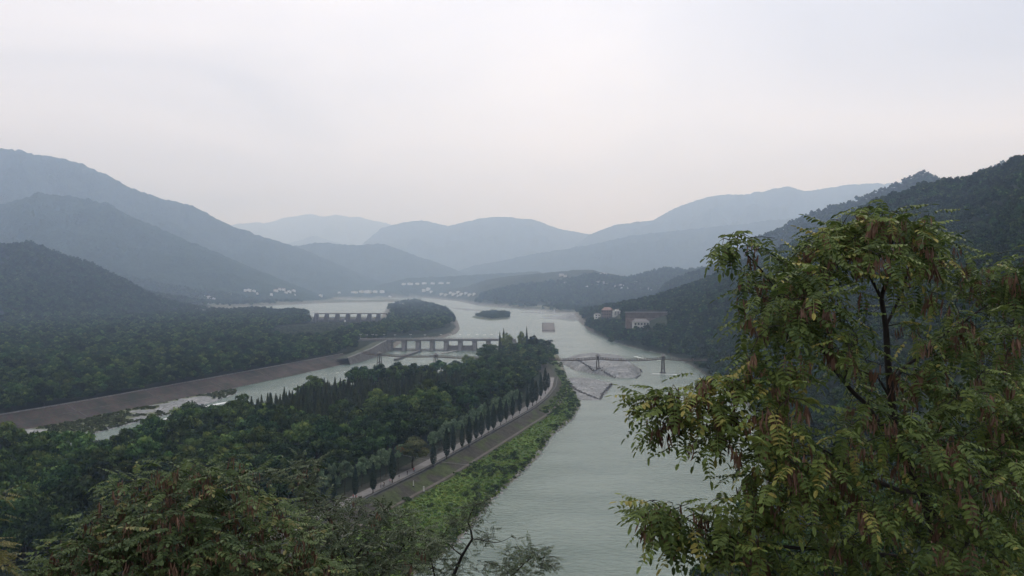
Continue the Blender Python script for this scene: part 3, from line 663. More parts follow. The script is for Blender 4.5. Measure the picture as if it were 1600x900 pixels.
fu = CX+F*fh[:, 0]/fh[:, 1]; fh = fh[~((fu > 480) & (fu < 612) & (fh[:, 1] < 2300))]; zz = land(fh[:, 0], fh[:, 1], True); sel = (zz[0] > 16) | (fbm(fh[:, 0], fh[:, 1], 60, 3) > .0); fh = fh[sel]
print('hill trees', len(fh), 'right', len(rt), 'near', len(rn), 'isl', len(isl_pts), 'left', len(left_pts), 'red', len(red_pts))
stuff('far_hill_wood', 'hazy forest on the hills and valley floor farther upstream', 'wood', fh, rng.uniform(.8, 1.4, len(fh))*(1+.12*(fh[:, 1]-1500)/1500), hs)
cw = poly([(742,495),(756,489.5),(770,488),(797,490),(795,497.5),(768,499.8)]); 
ci_ = poisson(725, 810, 1780, 2300, 7, lambda P: sdf(P, cw) < 0)
stuff('river_islet_wood', 'low bushes on the small islet in the river', 'bushes', ci_, rng.uniform(.5, .8, len(ci_)), hs)
cw2 = poly([(832,494),(850,490.5),(856,495),(845,496)])

# named single trees at the island head
top_at('conifer', 0, 787, 510, 880, .62, 'tall dark pointed conifer at the island head, just left of the yellow green tree', None)
top_at('conifer', 1, 781, 515, 875, .55, 'thin dark pointed conifer standing leftmost of the pair at the island head')
top_at('conifer', 2, 823, 508, 880, .60, 'tall dark pointed conifer right of the gap at the island head')
top_at('lime', 0, 792, 519, 850, .72, 'yellow green tree beneath the pair of pointed conifers at the island head')
top_at('lime', 1, 815, 517, 850, .62, 'yellow green tree left of the tall pointed conifer at the island head')
top_at('lime', 0, 817, 543, 740, .85, 'brightest yellow green tree in the middle of the island')
top_at('lime', 1, 731, 553, 690, .9, 'yellow green tree on the island beside the dark round one')
top_at('lime', 1, 774, 560, 680, .7, 'small yellow green tree at the foot of the large dark round tree')
top_at('lime', 0, 803, 560, 640, .7, 'yellow green tree beside the open square on the island')
top_at('lime', 1, 742, 575, 610, .9, 'broad pale green tree left of the open square on the island')
top_at('broad', 1, 765, 537, 760, 1.25, 'large dark round tree standing behind the yellow green ones on the island')
top_at('broad', 2, 833, 524, 850, .75, 'dark round tree beside the open crowned tree at the island head')
top_at('sparse', 0, 857, 526, 850, .95, 'dark tree with open airy crown leaning over the river at the island head')
top_at('broad', 3, 624, 566, 620, 1.0, 'dark tree standing out against the left channel near the bridge tower')
top_at('broad', 0, 683, 561, 690, 1.15, 'dark tree rising above the conifers, in front of the low rail bridge')
top_at('autumn', 0, 645, 682, 318, 1.35, 'round tree turning reddish brown beside the island promenade')
top_at('lime', 0, 560, 668, 345, 1.1, 'wide dull green tree in the island wood above the cable pole')
top_at('broad', 4, 293, 629, 400, 1.1, 'dark tree standing out against the white water of the left channel')
top_at('cypress', 0, 246, 652, 385, 1.2, 'small dark pointed tree against the white water of the left channel')

for px, py, Y_, w_, kd, lab in [(800,535,800,.8,'green','mid green tree just behind the brightest yellow green one on the island'),(756,552,740,.8,'green','mid green tree left of the large dark round tree on the island'),
    (700,571,640,.8,'green','mid green tree right of the dark one above the conifers'),(835,548,740,.8,'green','mid green tree right of the brightest yellow green one on the island'),(849,560,700,.75,'green','mid green tree at the river side of the island where the rope bridge lands'),
    (770,592,560,.8,'green','mid green tree before the small square on the island'),(830,576,650,.75,'green','mid green tree above the far end of the cypress row')]:
    top_at(kd, 1, px, py, Y_, w_, lab)
# ------------------------------------------------------------------ promenade
pr = offset(path_w, 2.2); pl = offset(path_w, -2.2)
zz6 = 6.10
A = [(p[0], p[1], zz6) for p in pl]; B = [(p[0], p[1], zz6) for p in pr]
M['paving'] = mat_plain('pale_paving', (.17, .165, .16), .85, .15, .25)
mb = MB(); mb.strip(B, A); mb.strip([(p[0], p[1], zz6-.8) for p in pr], B); mb.strip(A, [(p[0], p[1], zz6-.8) for p in pl]); tag(mb.build('path', M['paving']), kind='structure')
# low parapet on the river side
def ribbon_wall(line, z0, z1, th, mat, name, label, cat):
    a = offset(line, -th/2); b = offset(line, th/2); m = MB()
    m.strip([(p[0], p[1], z0) for p in b], [(p[0], p[1], z1) for p in b]); m.strip([(p[0], p[1], z1) for p in a], [(p[0], p[1], z0) for p in a]); m.strip([(p[0], p[1], z1) for p in b], [(p[0], p[1], z1) for p in a])
    o = m.build(name, mat); tag(o, label, cat); return o
ribbon_wall(offset(path_w, 4.6), 4.6, 6.75, .5, M['darkconcrete'], 'parapet_wall', 'low dark parapet wall along the river side of the island promenade', 'wall')
M['hedge'] = M['cypress']
foot = offset(path_w, 12.5)[4:-6]
mf = MB(); a = offset(foot, -.5); b_ = offset(foot, .5); ha = land(a[:, 0], a[:, 1])+.25; hb = land(b_[:, 0], b_[:, 1])+.25
mf.strip([(p[0], p[1], h) for p, h in zip(b_, hb)], [(p[0], p[1], h) for p, h in zip(a, ha)]); tag(mf.build('footpath', mat_plain('trodden_earth', (.10, .088, .075), .95, .2, .3)), kind='structure')

cyp = [(505,797,46),(521,789,48),(555,777,52),(583,769,50),(613,753,50),(677,728,40),(698,716,50),(708,708,52),(722,701,45),(733,697,42),(744,688,44),(752,682,42),(763,676,40),(771,672,38),(782,663,40),(791,658,36),(801,652,36),(812,645,36),(824,639,42),(832,633,42),(838,629,40),(845,622,40),(852,614,36),(857,607,30)]
for i, (px, py, hp) in enumerate(cyp):
    x, y, _ = W(px, py+1.5, 6.0); h = hp/F*y; s = h/12*rng.uniform(.85, 1.15)
    place('cypress', i % 3, x, y, s*rng.uniform(.85, 1.3), 'dark columnar cypress of the promenade row, '+ORD[i]+' counting from the near end', 'cypresses along the promenade', z=6.0, sz=s)
back = resample(offset(path_w, -5.6), 4.6); ny = 0
for i, p in enumerate(back):
    u = CX+F*p[0]/p[1]
    if 500 < u < 815 and not (622 < u < 668):
        ny += 1; place('pale', i % 3, p[0]+rng.uniform(-1.8, 1.2), p[1]+rng.uniform(-1.8, 1.8), rng.uniform(.85, 1.25), 'pale green young tree behind the promenade, '+ORD[ny-1]+' counting from the near end', 'young trees behind the promenade', z=6.0, sz=rng.uniform(1.0, 1.6))

# bank grass and bushes
def k_grass(P): return (sdf(P, isl_poly) < -.6) & (sdf(P, core) > np.where(P[:, 1] > 470, 3, 9)) & (P[:, 0] > -90)
def bush_mesh(name, mat, n_, seed, size):
    return crown_broad(name, mat, n_, 1.0, .62, .35, 9, size, seed)
M['shrub'] = mat_leaf('shrub_foliage', (.022, .045, .014), (.070, .110, .032), None, .7, spec=.15, objrand=.6)
GB = [bush_mesh('grass_clump', M['grassleaf'], 260, 800+k, .16) for k in range(3)]
DB = [bush_mesh('shrub_clump', M['shrub'], 420, 820+k, .13) for k in range(3)]
for k, me in enumerate(GB):
    q = [(700, 800), (760, 760), (820, 700)][k]; x, y, _ = W(*q, 2.5)
    o = mkobj('grass_tussock', me); o.location = (x, y, zg(x, y)); o.scale = (1.8,)*3
    tag(o, ['tall bright grass tussock on the grassy river bank, nearest of three', 'bright grass tussock on the middle of the grassy river bank', 'grass tussock on the upper part of the grassy river bank'][k], 'grass'); FIRST[('gb', k)] = o
for k, me in enumerate(DB):
    q = [(745, 770), (800, 735), (845, 690)][k]; x, y, _ = W(*q, 1.5)
    o = mkobj('shrub', me); o.location = (x, y, zg(x, y)); o.scale = (2.6,)*3
    tag(o, ['dark shrub at the water edge of the grassy bank, nearest of three', 'dark shrub at the water edge in the middle of the grassy bank', 'dark shrub at the water edge of the upper grassy bank'][k], 'shrub'); FIRST[('db', k)] = o
SBm = bush_mesh('olive_clump', mat_leaf('olive_scrub', (.035, .048, .018), (.075, .088, .035), None, .8, spec=.05, objrand=.8), 260, 850, .16)
for k, (q, lb) in enumerate([((470, 522, 7), 'olive bush in the left part of the clearing below the far sluice'), ((250, 644, 1), 'olive bush on the gravel strip under the sloping stone bank')]):
    x, y, _ = W(*q); o = mkobj('bush', SBm); o.location = (x, y, zg(x, y)); o.scale = (2.2,)*3; tag(o, lb, 'bush'); FIRST[('sb', k)] = o
gp = poisson(400, 940, 205, 700, 1.35, k_grass, grow=.3); gn = fbm(gp[:, 0], gp[:, 1], 12, 3); gp = gp[gn > -.4]
stuff('bank_grass', 'bright green grass covering the river bank below the promenade', 'grass', gp, rng.uniform(.6, 1.15, len(gp)), [('gb', k) for k in range(3)], rng.uniform(.45, 1.1, len(gp)))
sp_ = poisson(400, 940, 205, 800, 2.6, lambda P: (sdf(P, isl_poly) < -.8) & (sdf(P, core) > np.where(P[:, 1] > 470, 3, 8)), grow=.3)
sn = fbm(sp_[:, 0]+90, sp_[:, 1], 16, 3); ds = -sdf(sp_, isl_poly); sp_ = sp_[(sn > .2) | ((ds < 3.5) & (sn > .0)) | ((sp_[:, 1] > 470) & (sn > -.1))]
stuff('bank_shrubs', 'dark shrubs dotted over the grassy bank and along its water edge', 'shrubs', sp_, rng.uniform(.8, 1.9, len(sp_)), [('db', k) for k in range(3)])
cg = poisson(400, 600, 1050, 1600, 5, lambda P: (sdf(P, clearing) < 0), grow=.1)
stuff('clearing_scrub', 'yellowish scrub in the clearing below the far sluice', 'scrub', cg, rng.uniform(1.5, 3.2, len(cg)), [('sb', k) for k in range(2)])
bb = poisson(0, 480, 400, 800, 2.6, lambda P: (sdf(P, bars[9]) < -1) & (wdist(P) < -2) & (fbm(P[:, 0], P[:, 1], 26, 3) > -.02), grow=.1)
if len(bb): stuff('bar_scrub', 'olive scrub on the gravel strip under the sloping stone bank', 'scrub', bb, rng.uniform(.8, 1.6, len(bb)), [('sb', k) for k in range(2)])
# pebbles and boulders on the bars
def rocks(name, label, P, S):
    ico = MB(); g = random.Random(5)
    t_ = (1+5**.5)/2; vs = [(-1,t_,0),(1,t_,0),(-1,-t_,0),(1,-t_,0),(0,-1,t_),(0,1,t_),(0,-1,-t_),(0,1,-t_),(t_,0,-1),(t_,0,1),(-t_,0,-1),(-t_,0,1)]
    fs = np.array([(0,11,5),(0,5,1),(0,1,7),(0,7,10),(0,10,11),(1,5,9),(5,11,4),(11,10,2),(10,7,6),(7,1,8),(3,9,4),(3,4,2),(3,2,6),(3,6,8),(3,8,9),(4,9,5),(2,4,11),(6,2,10),(8,6,7),(9,8,1)])
    vs = np.array(vs)/1.9; n_ = len(P); z = land(P[:, 0], P[:, 1])
    jit = rng.uniform(.6, 1.3, (n_, 12, 1))*np.ones((1, 1, 3))*rng.uniform(.6, 1.2, (n_, 1, 3))*np.array([1, 1, .6])
    Vv = vs[None]*jit*S[:, None, None]+np.stack([P[:, 0], P[:, 1], z+S*.12], 1)[:, None]
    Ff = (fs[None]+12*np.arange(n_)[:, None, None]).reshape(-1, 3)
    o = mkobj(name, np_mesh(name, Vv.reshape(-1, 3), Ff, M['rock'], k=3)); tag(o, label, 'rocks', kind='stuff')
M['rock'] = mat_plain('river_stone', (.23, .23, .225), .85, .2, .15)
for bi, lab, sp in ((0, 'grey boulders and pebbles on the bar under the rope bridge', 3.2), (1, 'grey boulders on the bar below the rope bridge', 3.0), (9, 'pale boulders along the left channel edge', 2.2)):
    bp_ = bars[bi]; lo = bp_.min(0); hi = bp_.max(0)
    P = np.stack([rng.uniform(lo[0], hi[0], 9000), rng.uniform(lo[1], hi[1], 9000)], 1); s = sdf(P, bp_); P = P[(s < 1.5)]
    if bi == 9: P = P[sdf(P, waterB) < 0]; P = P[(wdist(P) < -6)]
    P = P[:1500]; rocks('gravel_bar_rocks', lab, P, rng.uniform(.12, 1, len(P))**2.5*.5+.08)
sh = resample(poly(island_right[:-2]), 1.3); sh = sh+rng.normal(0, .9, sh.shape)
rocks('shore_rocks', 'grey stones lining the island water edge', sh, rng.uniform(.3, .9, len(sh)))

# ------------------------------------------------------------------ sloping stone bank of the left channel
fl = resample(poly(left_foot[1:-2]), 6); 
for _ in range(2): fl[1:-1] = (fl[:-2]+2*fl[1:-1]+fl[2:])/4
mrev = bpy.data.materials.new('stone_pitching'); t, n, l, b = nodes(mrev); b.inputs['Roughness'].default_value = .9; b.inputs['Specular IOR Level'].default_value = .15
tx = n.new('ShaderNodeTexCoord'); n1_ = n.new('ShaderNodeTexNoise'); n1_.inputs['Scale'].default_value = .05; n1_.inputs['Detail'].default_value = 8; n1_.inputs['Roughness'].default_value = .7; l.new(tx.outputs['Object'], n1_.inputs['Vector'])
vo = n.new('ShaderNodeTexVoronoi'); vo.inputs['Scale'].default_value = .9; l.new(tx.outputs['Object'], vo.inputs['Vector'])
r = n.new('ShaderNodeValToRGB'); e = r.color_ramp.elements; e[0].position = .3; e[0].position = .36; e[0].color = (.026, .030, .022, 1); e[1].position = .66; e[1].color = (.090, .073, .066, 1); q = e.new(.5); q.color = (.058, .048, .043, 1)
l.new(n1_.outputs[0], r.inputs[0])
mm = n.new('ShaderNodeMix'); mm.data_type = 'RGBA'; mm.blend_type = 'MULTIPLY'; mm.inputs[0].default_value = .35; l.new(r.outputs[0], mm.inputs[6]); l.new(vo.outputs['Color'], mm.inputs[7]); l.new(mm.outputs[2], b.inputs['Base Color'])
fo = [offset(fl, -k) for k in (0, 4, 8, 9.2, 13, 17.4, 18.2)]; hz_ = (.3, 1.9, 3.6, 3.7, 5.5, 7.5, 7.55)
rv = empty('stone_embankment', (fl[10][0], fl[10][1], 0)); tag(rv, 'long sloping reddish stone embankment of the left river channel', 'embankment')
mb = MB()
for i in range(6):
    if i == 2: continue
    mb.strip([(p[0]-fl[10][0], p[1]-fl[10][1], hz_[i]) for p in fo[i]], [(p[0]-fl[10][0], p[1]-fl[10][1], hz_[i+1]) for p in fo[i+1]])
mb.build('stone_facing', mrev, rv)
def rib(a_, b_, z_, h_, nm, mat):
    m = MB(); g0 = fl[10]; A_ = [(p[0]-g0[0], p[1]-g0[1], z_) for p in a_]; B_ = [(p[0]-g0[0], p[1]-g0[1], z_) for p in b_]; A2 = [(x, y, z+h_) for x, y, z in A_]; B2 = [(x, y, z+h_) for x, y, z in B_]
    m.strip(A_, A2); m.strip(A2, B2); m.strip(B2, B_); return m.build(nm, mat, rv)
rib(fo[2], fo[3], 3.5, .2, 'berm', mat_plain('berm_stone', (.05, .05, .042), .9, .4, .2))
rib(offset(fl, -17.6), offset(fl, -18.5), 7.3, .9, 'parapet', M['concrete'])
mstair = mat_plain('stone_steps', (.068, .062, .057), .9, .3, .5)
for i in range(6, len(fl)-2, 11):
    m = MB()
    for (a_, b_, za, zb) in ((1.0, 8.0, .75, 3.65), (9.2, 17.4, 3.75, 7.55)):
        p0 = offset(fl, -a_)[i]-fl[10]; p1 = offset(fl, -b_)[i]-fl[10]; tdir = fl[i+1]-fl[i]; tdir = tdir/np.linalg.norm(tdir)*.6
        q = [(p0[0]-tdir[0], p0[1]-tdir[1], za-.3), (p0[0]+tdir[0], p0[1]+tdir[1], za-.3), (p1[0]+tdir[0], p1[1]+tdir[1], zb-.2), (p1[0]-tdir[0], p1[1]-tdir[1], zb-.2)]
        m.add(q+[(x, y, z+.3) for x, y, z in q], [(0,1,5,4),(1,2,6,5),(2,3,7,6),(3,0,4,7),(4,5,6,7)])
    m.build('stairs', mstair, rv)

# stone quay wall joining the sluice
qw_ = np.array([W(548,570,0)[:2], W(566,565,0)[:2], W(585,559,0)[:2], W(600,552,0)[:2], W(608,549,0)[:2]]); qt = [6.5, 8.0, 9.8, 11.6, 12.6]
q0 = qw_[0]; m = MB()
qb = offset(qw_, -3.0); qc = offset(qw_, -16)
m.strip([(p[0]-q0[0], p[1]-q0[1], -1) for p in qw_], [(p[0]-q0[0], p[1]-q0[1], h) for p, h in zip(qb, qt)])
qe = empty('quay_wall', (q0[0], q0[1], 0)); tag(qe, 'tall grey stone quay wall rising to the left end of the nearer sluice bridge', 'wall')
m.build('masonry', mat_plain('quay_masonry', (.11, .105, .10), .9, .35, .25, bump=.1), qe)
m = MB(); m.strip([(p[0]-q0[0], p[1]-q0[1], h+.01) for p, h in zip(qb, qt)], [(p[0]-q0[0], p[1]-q0[1], h+.9) for p, h in zip(qb, qt)])
qd = offset(qw_, -3.8); m.strip([(p[0]-q0[0], p[1]-q0[1], h+.9) for p, h in zip(qb, qt)], [(p[0]-q0[0], p[1]-q0[1], h+.9) for p, h in zip(qd, qt)]); m.build('coping', M['paleconcrete'], qe)
m = MB(); m.strip([(p[0]-q0[0], p[1]-q0[1], h+.02) for p, h in zip(qd, qt)], [(p[0]-q0[0], p[1]-q0[1], h-.6) for p, h in zip(qc, qt)]); m.build('earth_fill', M['grassleaf'] if False else mat_plain('quay_grass', (.035, .045, .025), .95, .3, .2), qe)

# ------------------------------------------------------------------ nearer sluice bridge
Y0 = 957.0
def sx(px, Y=Y0): return (px-CX)/F*Y
def sz(py, Y=Y0): return CZ-(py-CY)/F*Y
sb = empty('sluice_bridge', (sx(700), Y0, 0)); tag(sb, 'nearer grey concrete sluice bridge with square piers across the left channel', 'sluice bridge')
ox = sx(700)
m = MB(); m.box(sx(556)-ox, sx(806)-ox, -1, 9, 11.8, 14.0); m.box(sx(556)-ox, sx(806)-ox, -1.6, -1, 13.0, 14.4); m.build('deck', M['concrete'], sb)
m = MB(); x = sx(558)-ox
while x < sx(806)-ox: m.box(x, x+.25, -1.5, -1.2, 14.3, 15.5); x += 2.2
m.box(sx(556)-ox, sx(806)-ox, -1.52, -1.18, 15.5, 15.7); m.box(sx(556)-ox, sx(806)-ox, -1.5, -1.2, 14.85, 14.95); m.build('railing', M['concrete'], sb)
piers = [609,631,653,675,697,719,741.5,763,785]
for p in piers:
    cx_ = sx(p)-ox; m = MB(); m.prism([(cx_-2.9, -2.5), (cx_+2.9, -2.5), (cx_+2.9, 11.8), (cx_-2.9, 11.8)], 0, 9)
    m.prism([(-4.5, -2.5), (0, -2.5), (0, 9.0), (-1.5, 9.0)], cx_-1.8, cx_+1.8, 'x'); m.build('pier', M['concrete'] , sb)
for i, p in enumerate(piers[:-1]):
    a_, b_ = sx(piers[i])-ox+2.9, sx(piers[i+1])-ox-2.9
    m = MB(); m.box(a_, b_, -.8, .4, .2, 1.6); m.box(a_, b_, -.8, -.5, 3.0, 3.3)
    for k in range(6): xx = a_+(b_-a_)*(k+.5)/6; m.box(xx-.25, xx+.25, -.75, -.45, 1.6, 3.0)
    m.build('lower_walkway', M['concrete'], sb)
    if i in (0,): 
        m = MB(); m.box(a_, b_, 3, 3.8, 1.2, 3.2); m.build('gate', M['darkconcrete'], sb)
    if i in (4, 5):
        m = MB(); m.box(a_, b_, 2.5, 3.2, 1.2, 6.2)
        for k in range(3): m.box(a_, b_, 2.2, 2.5, 1.9+k*1.7, 2.3+k*1.7)
        m.build('gate', M['concrete'], sb)
lamp_m = MB(); lamp_m.bar((0, 0, 0), (0, 0, 5.2), .13, .07); lp_me = lamp_m.mesh('lamp_pole', M['metal'])
gm_ = MB(); gm_.bar((-.9, 0, 5.1), (.9, 0, 5.1), .07); 
for s_ in (-.9, .9): gm_.bar((s_, 0, 5.0), (s_, 0, 5.3), .12, .38, 8); gm_.bar((s_, 0, 5.3), (s_, 0, 5.75), .38, .1, 8)
lh_me = gm_.mesh('lamp_head', M['whitelamp'])
lamps = [561,573,580,588,598,617,640,664,688,704,718,732,745,757,768,780]
side = ['at the left approach', 'over the left bays', 'over the middle bays', 'over the right bays']
for i, p in enumerate(lamps):
    e_ = empty('street_lamp', (sx(p, Y0-1.3), Y0-1.3 if i % 2 else Y0+8.4, 14.0)); tag(e_, 'double headed lamp on the nearer sluice bridge, '+ORD[i]+' from the left', 'street lamp', 'lamps on the nearer sluice bridge')
    mkobj('pole', lp_me, e_); mkobj('lamp_head', lh_me, e_)
# diagonal training wall and weir sill below it
def wall_thing(name, pts, w, h, mat, label, cat, z0=-1):
    L_ = np.array([W(a, c, 0)[:2] for a, c in pts]); g0 = L_[0]; a = offset(L_, -w/2)-g0; b = offset(L_, w/2)-g0; m = MB()
    for (p, q) in ((b, a),): 
        m.strip([(x, y, z0) for x, y in p], [(x, y, h) for x, y in p]); m.strip([(x, y, h) for x, y in p], [(x, y, h) for x, y in q]); m.strip([(x, y, h) for x, y in q], [(x, y, z0) for x, y in q])
    m.add([(a[0][0], a[0][1], z0), (b[0][0], b[0][1], z0), (b[0][0], b[0][1], h), (a[0][0], a[0][1], h)], [(0,1,2,3)])
    m.add([(a[-1][0], a[-1][1], z0), (b[-1][0], b[-1][1], z0), (b[-1][0], b[-1][1], h), (a[-1][0], a[-1][1], h)], [(0,3,2,1)])
    o = m.build(name, mat); o.location = (g0[0], g0[1], 0); tag(o, label, cat); return o
wall_thing('training_wall', [(618,563.5),(636,556.5),(656,549.5)], 4.0, 1.9, M['darkconcrete'], 'dark diagonal concrete training wall in the left channel below the sluice', 'wall')
wall_thing('weir_sill', [(690,553),(718,547.5)], 3.0, .9, M['paleconcrete'], 'short pale weir sill with white water below the sluice', 'weir')

for pts, lb in [([(899,571.5),(915,579),(928,583.5),(941,584)], 'thin dark stone ridge along the left edge of the bar under the rope bridge'),
    ([(941,585),(958,590.5),(975,591.8),(993,591.6),(1001,586)], 'thin dark stone ridge along the lower edge of the bar under the rope bridge'),
    ([(1003,581.5),(998,577),(986,572)], 'short dark stone ridge at the right end of the bar under the rope bridge'),
    ([(889,603),(903,612),(918,618),(934,624)], 'long dark stone ridge across the lower bar beside the island'),
    ([(956,601),(949,609),(942,615),(938,624)], 'dark stone ridge along the right edge of the lower bar')]:
    P_ = resample(np.array([W(a, c, 0)[:2] for a, c in pts]), 1.1); P_ = P_+rng.normal(0, .35, P_.shape); g0 = P_[0]; m = MB()
    for q in P_:
        z_ = zg(*q); r_ = rng.uniform(.45, .85); m.bar((q[0]-g0[0]-r_*.5, q[1]-g0[1], z_-.3), (q[0]-g0[0]+r_*.5, q[1]-g0[1]+rng.uniform(-.3, .3), z_+r_*.9), r_, r_*.6, 6)
    o = m.build('stone_ridge', M['darkconcrete']); o.location = (g0[0], g0[1], 0); tag(o, lb, 'stones')
# ------------------------------------------------------------------ farther sluice bridge
Y1 = 1550.0; ox1 = sx(548, Y1)
s1 = empty('sluice_bridge', (ox1, Y1, 6)); tag(s1, 'farther sluice bridge with slanted piers across the left pool', 'sluice bridge')
def X1(p): return sx(p, Y1)-ox1
def Z1(py): return sz(py, Y1)-6
m = MB(); m.box(X1(492), X1(606), -2, 6, Z1(490.6), Z1(489.0)); m.build('deck', M['concrete'], s1)
m = MB(); m.box(X1(492), X1(606), -1, 3, Z1(500.5), Z1(497.2)); m.build('lower_beam', M['concrete'], s1)
for c in (510.3,527,543.5,560.5,577,591,497-3):
    m = MB(); m.prism([(X1(c-5.4), Z1(503)), (X1(c+3.4), Z1(503)), (X1(c+3.2), Z1(490.6)), (X1(c-2.0), Z1(490.6))], -3, 3.5); m.build('pier', M['darkconcrete'], s1)
for a_, b_ in ((499,507),(514,524),(530,540),(547,557),(563,574),(580,588)):
    m = MB(); m.box(X1(a_), X1(b_), 3.6, 4.3, Z1(503), Z1(498)); m.build('gate', M['darkconcrete'], s1)
m = MB(); m.box(X1(538.6), X1(541), -6, -4, -1, Z1(500)); m.build('front_column', M['white'], s1)
x_, y_, _ = WY(493.5, 489, 1500); m = MB(); m.bar((0, 0, 0), (0, 0, (489-474)/F*1500+8), .5, .25); o = m.build('radio_mast', M['metal']); o.location = (x_, 1500, zg(x_, 1500)); tag(o, 'thin mast standing at the left end of the farther sluice bridge', 'mast')

# ------------------------------------------------------------------ rope bridge (two halves)
def rope_bridge(ends, towers, label, sag, z_end, z_tow, tow_top, posts=2.3):
    """ends: (x,y) pairs; towers: list of (x,y)"""
    g0 = np.array(towers[0]); e_ = empty('rope_bridge', (g0[0], g0[1], 0)); tag(e_, label, 'rope bridge')
    P = [np.array(ends[0])]+[np.array(t) for t in towers]+[np.array(ends[1])]; zs = [z_end[0]]+[z_tow]*len(towers)+[z_end[1]]
    line = []
    for i in range(len(P)-1):
        L_ = np.linalg.norm(P[i+1]-P[i]); n_ = max(2, int(L_/posts))
        for k in range(n_+(i == len(P)-2)):
            t = k/n_; p = P[i]*(1-t)+P[i+1]*t; s = sag*(L_/60)**1.2
            line.append((p[0]-g0[0], p[1]-g0[1], zs[i]*(1-t)+zs[i+1]*t-4*s*t*(1-t)))
    line = np.array(line); d2 = (P[-1]-P[0])/np.linalg.norm(P[-1]-P[0]); nn = np.array([d2[1], -d2[0], 0])*1.4
    m = MB(); A = line+nn; B = line-nn; dz = np.array([0, 0, .35])
    m.strip(A+dz, B+dz); m.strip(A-dz, A+dz); m.strip(B+dz, B-dz); m.strip(B-dz, A-dz); m.build('deck', M['wood'], e_)
    m = MB()
    for p in line:
        for s in (1, -1): q = p+nn*s; m.bar(q, q+np.array([0, 0, 1.95]), .15, n=4)
    m.build('railing_posts', M['wood'], e_)
    for hgt, nm in ((1.85, 'handrail_rope'), (.95, 'side_rope')):
        m = MB()
        for s in (1, -1):
            for a_, b_ in zip(line[:-1], line[1:]): m.bar(a_+nn*s+(0, 0, hgt), b_+nn*s+(0, 0, hgt), .07, n=4)
        m.build(nm, M['wood'], e_)
    for t in towers:
        c = np.array(t)-g0; m = MB()
        dxy = np.array([d2[0], d2[1]]); pr_ = np.array([d2[1], -d2[0]])
        for s in (1, -1):
            for q in (1, -1):
                b0 = c+dxy*1.35*q+pr_*2.6*s; t0 = c+dxy*.65*q+pr_*1.9*s
                m.bar((b0[0], b0[1], -2), (t0[0], t0[1], tow_top-1.6), .42, .32, 6)
        for zz_, w_ in ((z_tow-.6, 2.3), (tow_top-1.8, 2.3), (4.5, 2.6)): 
            for s in (1, -1): m.bar((c[0]-dxy[0]*1.1+pr_[0]*w_*s, c[1]-dxy[1]*1.1+pr_[1]*w_*s, zz_), (c[0]+dxy[0]*1.1+pr_[0]*w_*s, c[1]+dxy[1]*1.1+pr_[1]*w_*s, zz_), .35, n=4)
            m.bar((c[0]-pr_[0]*w_, c[1]-pr_[1]*w_, zz_), (c[0]+pr_[0]*w_, c[1]+pr_[1]*w_, zz_), .35, n=4)
        tw = m.build('tower', M['wood'], e_)
        m = MB(); m.bar((c[0], c[1], -2), (c[0], c[1], .9), 3.4, 2.8, 10); m.build('plinth', M['darkconcrete'], tw)
        m = MB(); m.bar((c[0], c[1], tow_top-1.6), (c[0], c[1], tow_top-1.1), 2.9, 2.4, 4); m.bar((c[0], c[1], tow_top-1.1), (c[0], c[1], tow_top+.5), 2.4, .25, 4); m.build('tower_roof', M['tile'], tw)
    return line+np.array([g0[0], g0[1], 0]), nn
eb, ebn = rope_bridge([(32, 718), (176, 712)], [(sx(934, 714), 714), (sx(1036, 714), 714)], 'rope bridge crossing the right channel on two dark timber towers', 1.7, (12.3, 12.0), 12.9, 17.0)
wb_, wbn = rope_bridge([(-150, 790), (-25, 742)], [(sx(593, 768), 768), (sx(681, 750), 750)], 'rope bridge crossing the left channel below the nearer sluice', 1.0, (11.4, 11.0), 11.6, 14.8)

# ------------------------------------------------------------------ masonry mole in midstream
e_ = empty('stone_mole', (*W(857,512,0)[:2], 0)); tag(e_, 'rectangular stone mole standing alone in midstream', 'mole')
c0 = np.array(W(857,512,0)[:2]); cs = [np.array(W(*q, 0)[:2])-c0 for q in ((847,519.5),(868,519.5),(866.5,505.5),(846,505))]
m = MB(); h_ = [2.2, 2.4, 2.0, 1.6]; cc = [q*.86 for q in cs]
m.add([(q[0], q[1], -1) for q in cs]+[(q[0], q[1], h) for q, h in zip(cc, h_)], [(0,1,5,4),(1,2,6,5),(2,3,7,6),(3,0,4,7),(4,5,6,7)]); m.build('stone_body', mat_plain('mole_stone', (.12, .11, .10), .9, .45, .12, bump=.2), e_)
m = MB()
for a_, b_ in ((0,1),(1,2),(2,3),(3,0)): m.bar((cc[a_][0], cc[a_][1], h_[a_]), (cc[b_][0], cc[b_][1], h_[b_]), .8, n=5)
m.build('kerb', M['darkconcrete'], e_)

